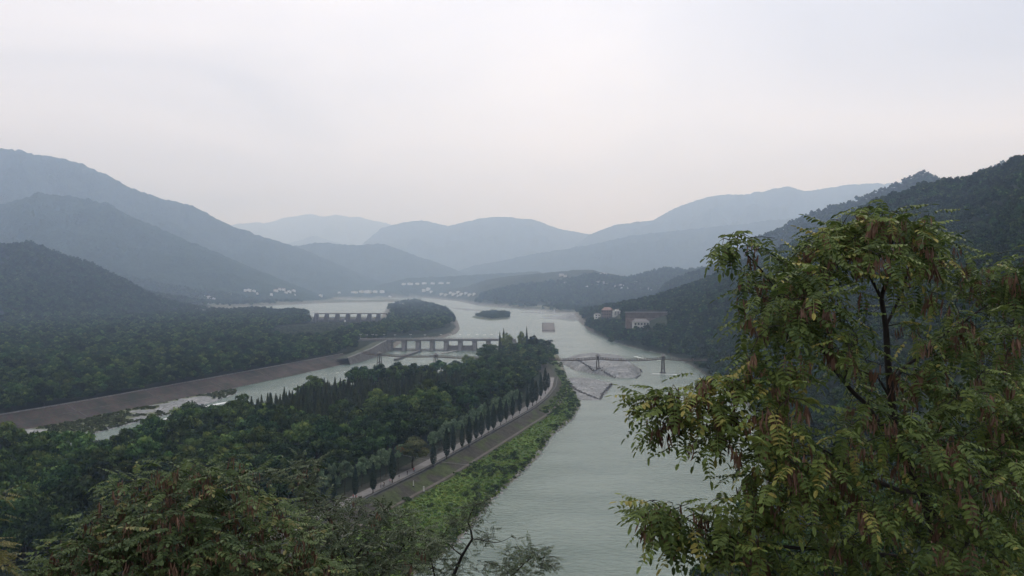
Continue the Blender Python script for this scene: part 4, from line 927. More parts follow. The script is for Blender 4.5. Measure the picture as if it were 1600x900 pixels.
# ------------------------------------------------------------------ buildings
def hit(px, py):
    """first ground point seen through a photo pixel"""
    ys = np.geomspace(150, 9000, 1500); xs = (px-CX)/F*ys; z = land(xs, ys); zr = CZ-(py-CY)/F*ys
    k = np.argmax(z >= zr); return (xs[k], ys[k], z[k]) if z[k] >= zr[k] else None
def house(name, loc, w, d, h, rz, wall, roof, label, group=None, floors=2, bays=4, hip=False, parts=True):
    e_ = empty(name, loc, rz); tag(e_, label, 'building', group)
    m = MB(); m.box(-w/2, w/2, -d/2, d/2, -4, h); m.build('wall', wall, e_)
    m = MB(); o_ = .7
    if roof is M['tile'] or roof is M['redroof']:
        rh = d*.3
        m.add([(-w/2-o_,-d/2-o_,h),(w/2+o_,-d/2-o_,h),(w/2+o_,d/2+o_,h),(-w/2-o_,d/2+o_,h),(-w/2+d*.2,0,h+rh),(w/2-d*.2,0,h+rh)], [(0,1,5,4),(2,3,4,5),(1,2,5),(3,0,4),(0,3,2,1)])
    else: m.box(-w/2-.3, w/2+.3, -d/2-.3, d/2+.3, h, h+.6); m.box(-w/4, w/8, -d/4, d/4, h+.6, h+2.6)
    m.build('roof', roof, e_)
    if parts:
        fh_ = h/floors
        for f_ in range(floors):
            for k in range(bays):
                xx = -w/2+w*(k+.5)/bays; ww = w/bays*.28
                m = MB(); m.box(xx-ww, xx+ww, -d/2-.06, -d/2+.1, f_*fh_+fh_*.3, f_*fh_+fh_*.78); m.build('window', M['window'], e_)
    return e_
vill = [  # px, py, width px, height px, roof kind, label
 (318,463,5,2.2,'f'),(326,465,9,2.6,'f'),(334,467,6,2,'f'),(340,474.5,5,1.4,'f'),(360,460,3.4,3,'f'),(383,455,5,2.5,'f'),(389,454.6,8,2.6,'f'),(397,455.4,6,2.2,'f'),(402,459.5,4,2.6,'f'),
 (424,460.5,5,3,'f'),(431,455,8,3,'r'),(437,452,5,3,'r'),(443,453,7,3.4,'r'),(447,458,6,2,'f'),(452,456,7,2.6,'f'),(459,454.5,6,2.6,'f'),(461,461,3,1.5,'f'),(501,462,7,2.6,'f'),
 (530,457.5,6,2,'f'),(554,457,12,2.6,'f'),(565,456,9,3,'f'),(575,456,12,3.4,'f'),(586,456,9,3,'f'),(597,457,9,2.8,'f'),(609,464,6,1.6,'f'),
 (631,444,8,2.2,'f'),(641,443.5,10,2.4,'f'),(652,444,7,2,'f'),(663,443.6,9,2,'f'),(676,443.4,8,2,'f'),(689,443,10,1.8,'f'),(700,443,6,1.6,'f'),
 (662,454,7,3.4,'f'),(669,453,8,4,'f'),(674,456,6,2.4,'f'),
 (690,460,7,2.2,'f'),(697,461,8,2.4,'f'),(704,458,6,2.2,'f'),(709,460,8,3,'f'),(716,457,7,2.4,'f'),(721,460,7,3,'f'),(728,459,6,2.4,'f'),(734,461,8,2.4,'f'),(741,460,6,2.6,'f'),(716,462.5,6,1.8,'f'),
 (877,430,9,3,'w'),(883,432,6,2.4,'w'),(943,428.5,12,2.6,'f'),(884,443,8,2.6,'w'),(906,443.5,3,2,'f'),(918,450,7,3,'f'),(923,447,5,3,'w'),(937,443,14,3,'w'),(946,442,8,3,'w'),
 (961,448.5,2.6,3,'f'),(971,448,9,5.4,'f'),(980.5,449.6,2.8,2.6,'f'),(993,443,7,3.4,'w'),(1002,452,6,2.4,'w'),(1016,452,8,3,'w'),(1024,449,5,2.6,'w'),(1048,431,9,2.4,'w'),(1031,452,4,2.6,'f'),(1014,465,3,2.2,'f'),
 (975,480,10,2.6,'w'),(981,477.5,5,2.8,'f'),(905,466,3,2,'f'),(866,486.5,2.2,1.6,'f'),(845,490,2.2,1.4,'f')]
M['greywall'] = mat_plain('weathered_render', (.40, .40, .38), .8, .15, .2)
vill = sorted(vill); vc = {}
for i, (px, py, wp, hp, rk) in enumerate(vill):
    h0 = None
    for dy in (0, 1, 2, 3, 5, 7):
        h0 = hit(px, py+hp/2+dy)
        if h0 is not None: break
    if h0 is None: continue
    x, y, z = h0; y = min(y, 7600); w = wp*.8/F*y; h = hp*.85/F*y+2
    cl = ('left shore village at the foot of the mountain' if px < 520 else 'far village beyond the river bend' if px < 655 else 'white village on the far right shore' if px < 760 else 'hillside village on the right')
    house('village_house' if wp < 9 else 'village_block', (x, y, z), w, w*.55, h, rng.uniform(-.3, .3), M['white'] if rk in 'fr' else M['greywall'], M['redroof'] if rk == 'r' else M['tile'] if rk == 'w' else M['white'],
          {'f': 'small white building', 'r': 'small red roofed building', 'w': 'small grey tiled building'}[rk]+', '+ORD[vc.setdefault((rk, cl), 0)]+' of its kind from the left, '+{'l': 'left shore village', 'f': 'village beyond the bend', 'w': 'far right shore village', 'h': 'right hillside village'}[cl[0]], 'buildings of the '+cl, floors=2, bays=3, parts=False); vc[(rk, cl)] += 1

# riverside compound on the right bank
Yc = 1230.0
def cpl(px, py, Y): x = (px-CX)/F*Y; return (x, Y, sz(py, Y))
hh0 = hit(1001, 515); hh1 = hit(1012, 503); print('house', hh0, hh1); Yh = hh0[1]; p0 = hh0; hb_ = house('riverside_house', p0, 24/F*Yh, 14, 12/F*Yh, .04, M['greywall'], M['tile'], 'white two storey riverside house with dark windows below the brown terrace wall', bays=5)
p0 = hit(933, 498); house('bank_house', p0, 9/F*p0[1], 9, 8, .15, M['white'], M['tile'], 'small white house at the left end of the right bank compound', bays=2)
p0 = hit(949, 498.5); house('brown_house', p0, 15/F*p0[1], 16, 15, -.35, mat_plain('brown_render', (.15, .11, .095), .85, .2, .3), M['redroof'], 'tall reddish brown house on the right bank', floors=3, bays=4)
p0 = hit(965, 492); house('flat_house', p0, 14/F*p0[1], 12, 6, .1, M['greywall'], M['white'], 'low pale flat roofed house behind the reddish brown one', bays=3)
Yh = hh1[1]; te = empty('terrace_wall', hh1); tag(te, 'long brown stepped terrace wall above the white riverside house', 'wall')
w_ = 68/F*Yh
m = MB(); m.box(-w_/2, w_/2, 3, 5, -8, 13); m.build('retaining_face', mat_plain('terrace_stone', (.12, .098, .085), .9, .3, .15), te)
m = MB(); m.box(-w_/2-1, w_/2+1, 2.4, 3.0, 12.6, 13.6); m.build('coping', M['paleconcrete'], te)
m = MB(); m.box(-w_/2, w_/2, -4, 2.4, -9, 4.5); m.build('lower_step', mat_plain('terrace_stone_low', (.15, .12, .105), .9, .3, .2), te)

# pavilions half hidden among the island trees
def pavilion(px, py, Y, w, label):
    x, _, zt = WY(px, py, Y); z0 = zg(x, Y); H = zt-z0
    e_ = empty('pavilion', (x, Y, z0), .3); tag(e_, label, 'pavilion')
    for sx_ in (-1, 1):
        for sy_ in (-1, 1):
            m = MB(); m.bar((sx_*w*.36, sy_*w*.26, -1), (sx_*w*.36, sy_*w*.26, H-2.6), .25); m.build('column', M['redroof'], e_)
    m = MB(); m.box(-w*.36, w*.36, -w*.24, w*.24, 0, H-2.8); m.build('hall', M['greywall'], e_)
    m = MB(); a = .5*w; b = .38*w; z1 = H-3; ring = []
    for t, zz_ in ((1, .25), (.75, .1), (.45, 1.0), (.12, 2.6)): ring.append([(-a*t, -b*t, z1+zz_+(.5 if t == 1 else 0)), (0, -b*t, z1+zz_), (a*t, -b*t, z1+zz_+(.5 if t == 1 else 0)), (a*t, b*t, z1+zz_+(.5 if t == 1 else 0)), (0, b*t, z1+zz_), (-a*t, b*t, z1+zz_+(.5 if t == 1 else 0))])
    vs = [v for r_ in ring for v in r_]; fs = []
    for k in range(3): fs += [(k*6+i, k*6+(i+1) % 6, k*6+6+(i+1) % 6, k*6+6+i) for i in range(6)]
    fs.append(tuple(range(18, 24))); m.add(vs, fs); m.build('roof', M['tile'], e_)
    m = MB(); m.bar((-.13*w, 0, H-.5), (.13*w, 0, H-.5), .25); m.build('ridge', M['paleconcrete'], e_)
pavilion(714, 609, 520, 11, 'grey tiled pavilion roof showing between the dark trees of the island')
pavilion(788, 586, 600, 10, 'grey roofed pavilion beside the small square on the island')
pavilion(801, 529, 880, 9, 'small pavilion at the island head between the two yellow green trees')

# pole and cable
x, y, z = W(562, 722, 6); e_ = empty('cable_pole', (x, y, z-.2)); tag(e_, 'pale pole with short cross arm rising above the island wood', 'pole')
zt = sz(686, y)-z; m = MB(); m.bar((0, 0, 0), (0, 0, zt), .2, .12); m.build('pole', M['paleconcrete'], e_); m = MB(); m.bar((-1.4, 0, zt-2.0), (1.4, 0, zt-2.0), .11); m.bar((-1, 0, zt-3.2), (1.1, 0, zt-3.2), .09); m.build('cross_arm', M['paleconcrete'], e_)
a = np.array([x, y, z+zt-2.1]); b = np.array(W(738, 727, 5.0)); m = MB(); prev = None
for k in range(25):
    t = k/24; p = a*(1-t)+b*t-np.array([0, 0, 4*1.2*t*(1-t)])
    if prev is not None: m.bar(prev-a, p-a, .075, n=4)
    prev = p
o = m.build('cable', M['paleconcrete']); o.location = a; tag(o, 'thin pale cable slung from the pole across the promenade', 'cable')
for i, (px, py) in enumerate([(646,762),(662,764)]):
    x, y, z = W(px, py, 4); e_ = empty('marker_post', (x, y, zg(x, y))); tag(e_, ['pale marker post on the bank slope, the thinner left one', 'white marker post with a dark base on the bank slope, the right one'][i], 'post')
    m = MB(); m.bar((0, 0, 0), (0, 0, 2.2), .16+.12*i, .14+.1*i); m.build('post', M['white'], e_); m = MB(); m.box(-.4, .4, -.4, .4, -.3, .35); m.build('base', M['darkconcrete'], e_)

# ------------------------------------------------------------------ people
skinm = mat_plain('skin', (.42, .27, .20), .6, .05, 5); hairm = mat_plain('dark_hair', (.02, .017, .015), .6, .1, 9)
cloth = {k: mat_plain(k+'_cloth', c, .85, .1, 4) for k, c in dict(white=(.7,.7,.68), black=(.02,.02,.022), red=(.38,.05,.05), blue=(.06,.10,.22), grey=(.2,.2,.21), tan=(.32,.25,.18), pink=(.5,.25,.27), denim=(.06,.08,.13)).items()}
def person_mesh(name, stride, arm):
    J = dict(pelvis=(0,0,.95), waist=(0,0,1.1), chest=(0,-.01,1.33), neck=(0,0,1.47), head=(0,-.02,1.58), crown=(0,-.01,1.70),
             ls=(-.18,0,1.40), rs=(.18,0,1.40), le=(-.24,.05*arm,1.13), re=(.24,-.05*arm,1.13), lh=(-.23,-.12*abs(arm),.90), rh=(.23,-.18*abs(arm),.92),
             lhip=(-.09,0,.90), rhip=(.09,0,.90), lk=(-.10,-.16*stride,.50), rk=(.10,.06*stride,.50), la=(-.10,-.20*stride,.09), ra=(.10,.30*stride,.12), lt=(-.10,-.20*stride-.17,.04), rt=(.10,.30*stride-.15,.04))
    Rr = dict(pelvis=.14, waist=.125, chest=.15, neck=.06, head=.10, crown=.075, ls=.07, rs=.07, le=.045, re=.045, lh=.035, rh=.035, lhip=.09, rhip=.09, lk=.06, rk=.06, la=.045, ra=.045, lt=.035, rt=.035)
    ks = list(J); E = [('pelvis','waist'),('waist','chest'),('chest','neck'),('neck','head'),('head','crown'),('chest','ls'),('chest','rs'),('ls','le'),('rs','re'),('le','lh'),('re','rh'),('pelvis','lhip'),('pelvis','rhip'),('lhip','lk'),('rhip','rk'),('lk','la'),('rk','ra'),('la','lt'),('ra','rt')]
    me = bpy.data.meshes.new(name); me.from_pydata([J[k] for k in ks], [(ks.index(a), ks.index(b)) for a, b in E], [])
    o = bpy.data.objects.new(name, me); col.objects.link(o); md = o.modifiers.new('s', 'SKIN')
    for i, k in enumerate(ks): me.skin_vertices[0].data[i].radius = (Rr[k], Rr[k]); me.skin_vertices[0].data[i].use_root = (k == 'pelvis')
    o.modifiers.new('ss', 'SUBSURF').levels = 1
    dg = bpy.context.evaluated_depsgraph_get(); out = bpy.data.meshes.new_from_object(o.evaluated_get(dg)); bpy.data.objects.remove(o); bpy.data.meshes.remove(me)
    out.name = name; out.materials.clear()
    for mm_ in (cloth['denim'], cloth['white'], skinm, hairm): out.materials.append(mm_)
    for p in out.polygons:
        c = p.center; p.material_index = 3 if c.z > 1.62 or (c.z > 1.5 and c.y > .02) else 2 if c.z > 1.46 or (abs(c.x) > .19 and c.z < 1.1) else 1 if c.z > .93 else 0; p.use_smooth = True
    return out
PM = [person_mesh('walking_body', 1, 1), person_mesh('standing_body', .15, .4), person_mesh('striding_body', -1, -1)]
cn = list(cloth)
def person(x, y, z, label, group=None, top=None, s=1.0, rz=None):
    o = mkobj('person', PM[rng.integers(0, 3)]); o.location = (x, y, z); o.rotation_euler = (0, 0, rng.uniform(0, 6.28) if rz is None else rz); o.scale = (s,)*3
    top = top or cn[rng.integers(0, len(cn))]; bot = ['denim', 'black', 'grey', 'tan'][rng.integers(0, 4)]
    for i, mm_ in ((0, cloth[bot]), (1, cloth[top])): o.material_slots[i].link = 'OBJECT'; o.material_slots[i].material = mm_
    tag(o, label % top if '%' in label else label, 'person', group); return o
for pi_, (px, py, top) in enumerate([(546,784,'white'),(552,780,'red'),(557,781,'pink'),(592,764,'black'),(597,763,'grey'),(600,761,'black'),(603,762,'white'),(608,760,'black'),(610,762,'black'),(614,759,'white'),(617,758,'pink'),(625,754,'black'),(628,755,'blue'),(639,751,'black'),(658,742,'black'),(662,740,'blue'),(665,741,'red'),(668,739,'red'),(671,738,'red'),(674,737,'black'),(690,724,'black'),(721,706,'red')]):
    x, y, _ = W(px, py, zz6); p = np.array([x, y]); j = np.argmin(((path_w-p)**2).sum(1)); v = p-path_w[j]; dn = np.linalg.norm(v)
    if dn > 1.9: p = path_w[j]+v/dn*1.8
    person(p[0], p[1], zz6+.01, 'person in a %s top walking on the promenade, '+ORD[pi_]+' from the near end', 'walkers on the promenade in one colour of top', top, 1.05)
for i in range(46):
    k = int(rng.integers(3, len(eb)-6)); t = rng.random(); q = eb[k]*(1-t)+eb[k+1]*t
    person(q[0], q[1]+rng.uniform(-.8, .8), q[2]+.35, 'tiny figure crossing the rope bridge over the right channel', 'people on the right rope bridge', ['black', 'blue', 'grey', 'red', 'black', 'white'][i % 6])
for i in range(14):
    person(sx(rng.uniform(620, 780), Y0+1), Y0+rng.uniform(0, 3), 14.01, 'tiny figure on the deck of the nearer sluice bridge', 'people on the nearer sluice bridge')

#FOREGROUND
# ------------------------------------------------------------------ nearest trees, with feathered leaves and hanging pods
M['locust'] = mat_leaf('locust_leaflets', (.034, .062, .015), (.160, .212, .052), (.28, .25, .065), .55, trans=.25, spec=.25, objrand=.0)
M['locust_dim'] = mat_leaf('dull_locust_leaflets', (.020, .040, .012), (.095, .138, .042), (.18, .17, .06), .55, trans=.2, spec=.25, objrand=.0)
M['dark_leaf'] = mat_leaf('small_dark_leaflets', (.014, .030, .010), (.062, .092, .032), None, .5, trans=.15, spec=.35, objrand=.0)
M['yellow_leaf'] = mat_leaf('yellowing_leaflets', (.05, .065, .018), (.13, .12, .03), (.2, .15, .04), .5, trans=.25, spec=.35, objrand=.0)
M['pod'] = mat_leaf('brown_pods', (.085, .045, .028), (.21, .12, .078), (.28, .18, .11), .6, spec=.3, objrand=.0)

def leaf_template(g, pairs, length, ll, lw, droop=1.0):
    """one feathered leaf: rachis starts level along +x and droops; returns (verts, quads, is_end)"""
    n_ = pairs; bend = g.uniform(.35, 1.5)*droop; p = np.zeros(3); ang = g.uniform(-.6, .5)+(1-droop)*.6; pts = [p.copy()]; dirs = []
    st = length/(n_+2)
    for k in range(n_+2):
        a = ang-bend*(1-math.exp(-2.2*(k+1)/(n_+2)))*1.15
        d = np.array([math.cos(a), 0, math.sin(a)]); p = p+d*st; pts.append(p.copy()); dirs.append(d)
    side0 = g.uniform(-.25, .25); V = []; Fc = []
    def leaflet(b, dr, nr, l_, w_):
        s = np.cross(nr, dr); s /= np.linalg.norm(s); i = len(V); up = nr*w_*.22; dro = np.array([0, 0, -1])*l_*.12
        V.extend([b, b+dr*l_*.30+s*w_*.46+up, b+dr*l_*.72+s*w_*.40+up+dro*.5, b+dr*l_+dro, b+dr*l_*.72-s*w_*.40+up+dro*.5, b+dr*l_*.30-s*w_*.46+up])
        Fc.extend([(i, i+1, i+2, i+3), (i, i+3, i+4, i+5)])
    for k in range(2, n_+2):
        b = pts[k]; d = dirs[min(k, len(dirs)-1)]; sc_l = math.sin(math.pi*(.22+.62*(k-2)/max(1, n_-1)))**.5
        for sd in (-1, 1):
            if g.random() < .07: continue
            y_ = np.array([0, sd, 0.0]); tw = g.uniform(-.3, .3)
            dr = y_*1.0+d*(.14+g.uniform(-.15, .2))+np.array([0, 0, -.22+g.uniform(-.2, .15)]); dr /= np.linalg.norm(dr)
            nr = np.cross(d, y_)*sd; nr = nr*.6+np.array([.25*g.uniform(-1, 1), 0, .8])+tw*d; nr = nr-dr*(nr@dr); nr /= np.linalg.norm(nr)
            leaflet(b, dr, nr, ll*sc_l*g.uniform(.85, 1.1), lw*g.uniform(.85, 1.1))
    leaflet(pts[-1], dirs[-1], np.array([1, 0, .3]), ll, lw)
    nl = len(V)//6
    # rachis: thin ribbon
    for k in range(len(pts)-1):
        i = len(V); w_ = .0016; V.extend([pts[k]+(0, w_, 0), pts[k+1]+(0, w_, 0), pts[k+1]-(0, w_, 0), pts[k]-(0, w_, 0)]); Fc.append((i, i+1, i+2, i+3))
    return np.array(V), np.array(Fc), nl
def pod_template(g, cnt):
    V = []; Fc = []
    for q in range(cnt):
        b = np.array([g.uniform(-.035, .035), g.uniform(-.035, .035), -g.uniform(0, .09)]); a = g.uniform(0, 6.28); s = np.array([math.cos(a), math.sin(a), 0]); l_ = g.uniform(.05, .085); w_ = .0065
        d1 = np.array([g.uniform(-.3, .3), g.uniform(-.3, .3), -1]); d1 /= np.linalg.norm(d1); d2 = d1+np.array([g.uniform(-.25, .25), g.uniform(-.25, .25), 0]); i = len(V)
        nn = np.cross(s, d1)*.002
        V += [b-s*w_*.4, b+s*w_*.4, b+d1*l_*.5+s*w_+nn, b+d1*l_*.5-s*w_+nn, b+d1*l_*.5+d2*l_*.5+s*w_*.35, b+d1*l_*.5+d2*l_*.5-s*w_*.35]
        Fc += [(i, i+1, i+2, i+3), (i+3, i+2, i+4, i+5)]
    return np.array(V), np.array(Fc)
def instance_mesh(name, mat, temps, pos, yaw, tmpl, scl, pitch, varf):
    VV = []; FF = []; VA = []; b = 0
    for t_ in range(len(temps)):
        m_ = np.where(tmpl == t_)[0]
        if not len(m_): continue
        tv, tf = temps[t_][0], temps[t_][1]; c, s = np.cos(yaw[m_]), np.sin(yaw[m_]); cp, sp = np.cos(pitch[m_]), np.sin(pitch[m_])
        x = tv[None, :, 0]*cp[:, None]-tv[None, :, 2]*sp[:, None]; z = tv[None, :, 0]*sp[:, None]+tv[None, :, 2]*cp[:, None]; y = np.repeat(tv[None, :, 1], len(m_), 0)
        X_ = x*c[:, None]-y*s[:, None]; Y_ = x*s[:, None]+y*c[:, None]
        P = np.stack([X_, Y_, z], -1)*scl[m_][:, None, None]+pos[m_][:, None]
        VV.append(P.reshape(-1, 3)); FF.append((tf[None]+(b+len(tv)*np.arange(len(m_)))[:, None, None]).reshape(-1, 4)); b += P.shape[0]*P.shape[1]
        per = rng.normal(0, .15, (len(m_), (len(tv)+5)//6)); va = np.repeat(per, 6, 1)[:, :len(tv)]+varf[m_][:, None]; VA.append(np.clip(va, 0, 1).ravel())
    return np_mesh(name, np.concatenate(VV), np.concatenate(FF), mat, attrs={'var': np.concatenate(VA)})
def limb_tubes(name, mat, segs, base, n_=5):
    A = np.array([s[0] for s in segs])-base; B = np.array([s[1] for s in segs])-base; ra = np.array([s[2] for s in segs]); rb = np.array([s[3] for s in segs])
    D = B-A; D /= np.linalg.norm(D, axis=1)[:, None]+1e-9; ref = np.where(np.abs(D[:, 2:3]) > .9, np.array([[1., 0, 0]]), np.array([[0, 0, 1.]])); U = np.cross(D, ref); U /= np.linalg.norm(U, axis=1)[:, None]; Wv = np.cross(D, U)
    th = np.arange(n_)*2*math.pi/n_; ring = lambda P, r: P[:, None]+r[:, None, None]*(np.cos(th)[None, :, None]*U[:, None]+np.sin(th)[None, :, None]*Wv[:, None])
    V = np.concatenate([ring(A, ra), ring(B, rb)], 1); k = np.arange(n_); f = np.stack([k, (k+1) % n_, n_+(k+1) % n_, n_+k], 1)
    return np_mesh(name, V.reshape(-1, 3), (f[None]+(2*n_*np.arange(len(segs)))[:, None, None]).reshape(-1, 4), mat, smooth=True)
def locust(name, root, limbs, clusters, label, seed, leafmat, pods=.25, ll=.052, lw=.025, pairs=(5, 7), length=.215, dens=1.0, leaves=4, twigr=.0035, podmat=None, lsc=(.75, 1.15), sprig=.16, droop=1.0):
    g = np.random.default_rng(seed); nodes_ = []; segs = []
    for line in limbs:
        P = np.array([WY(a, b_, c) for a, b_, c, _ in line]); r_ = [q[3] for q in line]
        for i in range(len(P)-1):
            n_ = max(1, int(np.linalg.norm(P[i+1]-P[i])/.12)); prev = None
            for k in range(n_+1):
                t = k/n_; q = P[i]*(1-t)+P[i+1]*t
                if 0 < k < n_: q = q+g.normal(0, .008, 3)
                rr_ = r_[i]*(1-t)+r_[i+1]*t
                if prev is not None: segs.append((prev, q, pr_, rr_)); 
                nodes_.append((q, rr_)); prev = q; pr_ = rr_
    T = []
    for (cx_, cy_, rx, ry, cnt, y0, y1) in clusters:
        for _ in range(int(cnt*dens)):
            a = g.uniform(0, 6.28); q = g.uniform(0, 1)**.6; T.append(WY(cx_+rx*q*math.cos(a), cy_+ry*q*math.sin(a), g.uniform(y0, y1)))
    T = np.array(T); NP = np.array([n_[0] for n_ in nodes_]); NR = [n_[1] for n_ in nodes_]
    order_ = np.argsort(np.min(((T[:, None]-NP[None])**2).sum(-1), 1)); lp = []; ld = []; podp = []
    tw_s = []
    for ti in order_:
        t_ = T[ti]; dv = t_-NP; d2 = (dv**2).sum(1)*(1+.25*np.clip(dv[:, 2] < -.1, 0, 1)); j = int(np.argmin(d2)); a = NP[j]; dist = math.sqrt(((t_-a)**2).sum())
        if dist < .04: continue
        n_ = max(2, int(dist/.07)); prev = a; r0 = max(twigr*.9, min(NR[j]*.7, twigr+dist*.008)); sag_ = dist*.14; newp = []
        wob = g.normal(0, .02*dist, 3)
        for k in range(1, n_+1):
            t = k/n_; q = a*(1-t)+t_*t+np.array([0, 0, sag_*4*t*(1-t)*.6])+wob*math.sin(t*6.28)+g.normal(0, .004, 3)
            r1 = r0*(1-t)+twigr*.45*t; tw_s.append((prev, q, r0*(1-(k-1)/n_)+twigr*.45*(k-1)/n_, r1)); newp.append((q, r1)); prev = q
        dd = t_-a; yw = math.atan2(dd[1], dd[0])
        for k in range(leaves):
            f_ = 1-k*sprig*(1 if dist > .25 else .5)/max(dist, .15)
            if f_ < .1: break
            q = newp[max(0, min(n_-1, int(round(f_*n_))-1))][0]; lp.append(q); ld.append(yw+(g.uniform(-.4, .4) if k == 0 else (1 if k % 2 else -1)*g.uniform(.6, 1.5)))
        if g.random() < pods: podp.append(newp[max(0, n_-1-int(g.integers(0, 3)))][0])
        NP = np.concatenate([NP, np.array([q[0] for q in newp])]); NR += [q[1] for q in newp]
    base = np.array(root, float); e_ = empty(name, base); tag(e_, label, 'tree')
    mkobj('trunk', limb_tubes('trunk', M['darkbark'], segs, base, 8), e_)
    mkobj('twigs', limb_tubes('twigs', M['darkbark'], tw_s, base, 4), e_)['kind'] = 'stuff'
    pr2 = random.Random(seed); temps = [leaf_template(pr2, pr2.randint(*pairs), length, ll, lw, droop) for _ in range(9)]
    lp = np.array(lp)-base; n_ = len(lp); vf = np.clip(.42+.6*fbm(lp[:, 0]*10, lp[:, 2]*10, 6, 2)+g.normal(0, .24, n_)+np.where(g.random(n_) < .05, .45, 0), 0, 1)
    mkobj('foliage', instance_mesh('foliage', leafmat, temps, lp, np.array(ld), g.integers(0, 9, n_), g.uniform(lsc[0], lsc[1], n_), g.uniform(-.5, .35, n_), vf), e_)
    if podp:
        pt = [pod_template(pr2, pr2.randint(7, 15)) for _ in range(6)]; pp = np.array(podp)-base; k_ = len(pp)
        mkobj('seed_pods', instance_mesh('seed_pods', M['pod'], pt, pp, g.uniform(0, 6.28, k_), g.integers(0, 6, k_), g.uniform(.8, 1.25, k_), np.zeros(k_), np.clip(.4+g.normal(0, .25, k_), 0, 1)), e_)
    print(name, 'leaves', n_, 'targets', len(T)); return e_

Yt = 5.8
def gz(x, y): return zg(x, y)
rx_, ry_ = WY(1530, 900, 6.2)[0], 6.2; rz_ = gz(rx_, ry_)
def pyz(z, Y): return CY+(CZ-z)/Y*F
rt_ = [
 [(1530, pyz(rz_-.1, 6.2), 6.2, .075), (1500, 1100, 6.1, .066), (1484, 960, 6.0, .058), (1474, 880, 6.0, .052), (1452, 800, 5.9, .044), (1425, 745, 5.9, .038), (1402, 690, 5.8, .034), (1393, 620, 5.8, .029), (1387, 560, 5.8, .025), (1384, 510, 5.8, .021), (1377, 465, 5.8, .018), (1388, 430, 5.8, .014), (1396, 390, 5.7, .010), (1392, 345, 5.7, .006)],
 [(1377, 465, 5.8, .014), (1358, 430, 5.8, .011), (1345, 405, 5.8, .009), (1338, 370, 5.8, .006)],
 [(1384, 510, 5.8, .012), (1412, 450, 5.9, .009), (1428, 400, 6.0, .006)],
 [(1404, 695, 5.8, .024), (1368, 655, 5.7, .020), (1335, 615, 5.6, .016), (1302, 575, 5.5, .013), (1285, 545, 5.4, .010), (1255, 500, 5.4, .008), (1210, 450, 5.4, .006), (1165, 395, 5.4, .004)],
 [(1318, 595, 5.5, .010), (1330, 560, 5.5, .008), (1335, 530, 5.5, .006)],
 [(1394, 600, 5.8, .017), (1425, 565, 5.9, .013), (1465, 530, 6.0, .010), (1510, 500, 6.0, .008), (1560, 465, 6.1, .005)],
 [(1393, 625, 5.8, .012), (1372, 590, 5.8, .008), (1342, 578, 5.7, .005)],
 [(1440, 770, 5.9, .022), (1400, 765, 5.7, .018), (1345, 745, 5.5, .014), (1280, 700, 5.3, .011), (1200, 655, 5.2, .008), (1130, 650, 5.1, .006), (1080, 630, 5.1, .004)],
 [(1474, 880, 6.0, .024), (1430, 830, 5.7, .019), (1390, 800, 5.5, .015)],
 [(1480, 930, 6.0, .022), (1400, 870, 5.6, .017), (1310, 860, 5.3, .014), (1200, 853, 5.1, .010), (1140, 845, 5.0, .007), (1070, 810, 5.0, .004)],
 [(1478, 910, 6.0, .026), (1520, 820, 6.1, .020), (1560, 740, 6.2, .015), (1610, 660, 6.3, .010), (1660, 600, 6.4, .006)],
 [(1560, 740, 6.2, .012), (1570, 660, 6.3, .009), (1575, 560, 6.3, .006), (1590, 450, 6.3, .004)],
 [(1484, 960, 6.0, .02), (1560, 900, 5.8, .015), (1620, 850, 5.7, .010)],
]
Y4, Y5, Y6 = 4.7, 5.6, 6.5
cl = [(1288,372,42,24,16,5.1,6.0),(1270,415,50,38,24,5.0,6.0),(1335,345,36,18,12,5.2,6.0),(1450,375,24,30,10,5.4,6.2),(1390,332,52,16,14,5.3,6.0),(1440,352,26,26,10,5.4,6.2),(1340,326,10,8,2,5.6,5.9),(1015,622,20,12,6,5,5.2),(1025,660,22,18,7,5,5.3),(1135,372,22,16,5,5.2,5.5),(1500,400,60,20,9,5.8,6.4),(1015,805,16,20,6,4.9,5.2),(1395,350,60,30,20,5.2,6.2),(1345,385,70,45,30,5.0,6.2),(1420,400,50,50,24,5.3,6.4),(1300,370,35,25,7,5.3,6),
      (1170,385,50,26,9,5.2,5.6),(1205,425,45,30,13,5.1,5.7),(1180,480,32,45,14,5.0,5.7),(1240,440,50,50,26,4.9,6),(1225,520,55,60,26,4.8,5.8),(1290,480,70,70,48,4.7,6.2),(1320,560,60,50,18,4.8,6.2),
      (1190,580,50,35,22,4.8,5.6),(1130,600,60,22,22,4.9,5.4),(1060,622,58,20,22,4.9,5.3),(1080,665,50,35,18,4.9,5.3),(1150,660,55,45,24,4.8,5.4),(1170,730,30,30,6,4.9,5.4),(1230,660,55,60,34,4.6,5.7),
      (1055,798,52,28,24,4.8,5.2),(1100,835,70,28,26,4.8,5.2),(1170,800,70,40,36,4.7,5.4),(1230,740,60,50,34,4.6,5.7),(1200,870,80,28,26,4.6,5.4),
      (1450,470,55,25,8,5.8,6.4),(1510,430,50,25,8,5.9,6.4),(1560,450,40,40,24,5.8,6.5),(1600,430,30,50,20,5.8,6.5),(1480,530,60,50,30,5.4,6.6),(1560,540,60,60,34,5.4,6.6),
      (1440,600,50,40,24,5.4,6.6),(1540,630,80,60,60,4.9,6.8),(1340,650,55,35,16,4.8,6.4),(1310,720,70,50,34,4.5,6.2),(1430,690,60,50,34,4.6,6.4),(1520,730,80,60,60,4.5,6.6),(1600,690,50,90,50,4.8,6.6),
      (1310,800,80,50,44,4.5,6.4),(1420,800,60,50,24,4.6,6.4),(1520,830,70,50,40,4.5,6.6),(1600,820,50,70,36,4.8,6.6),(1370,870,90,30,26,4.8,6.6),(1540,890,70,24,26,4.5,6.0)]
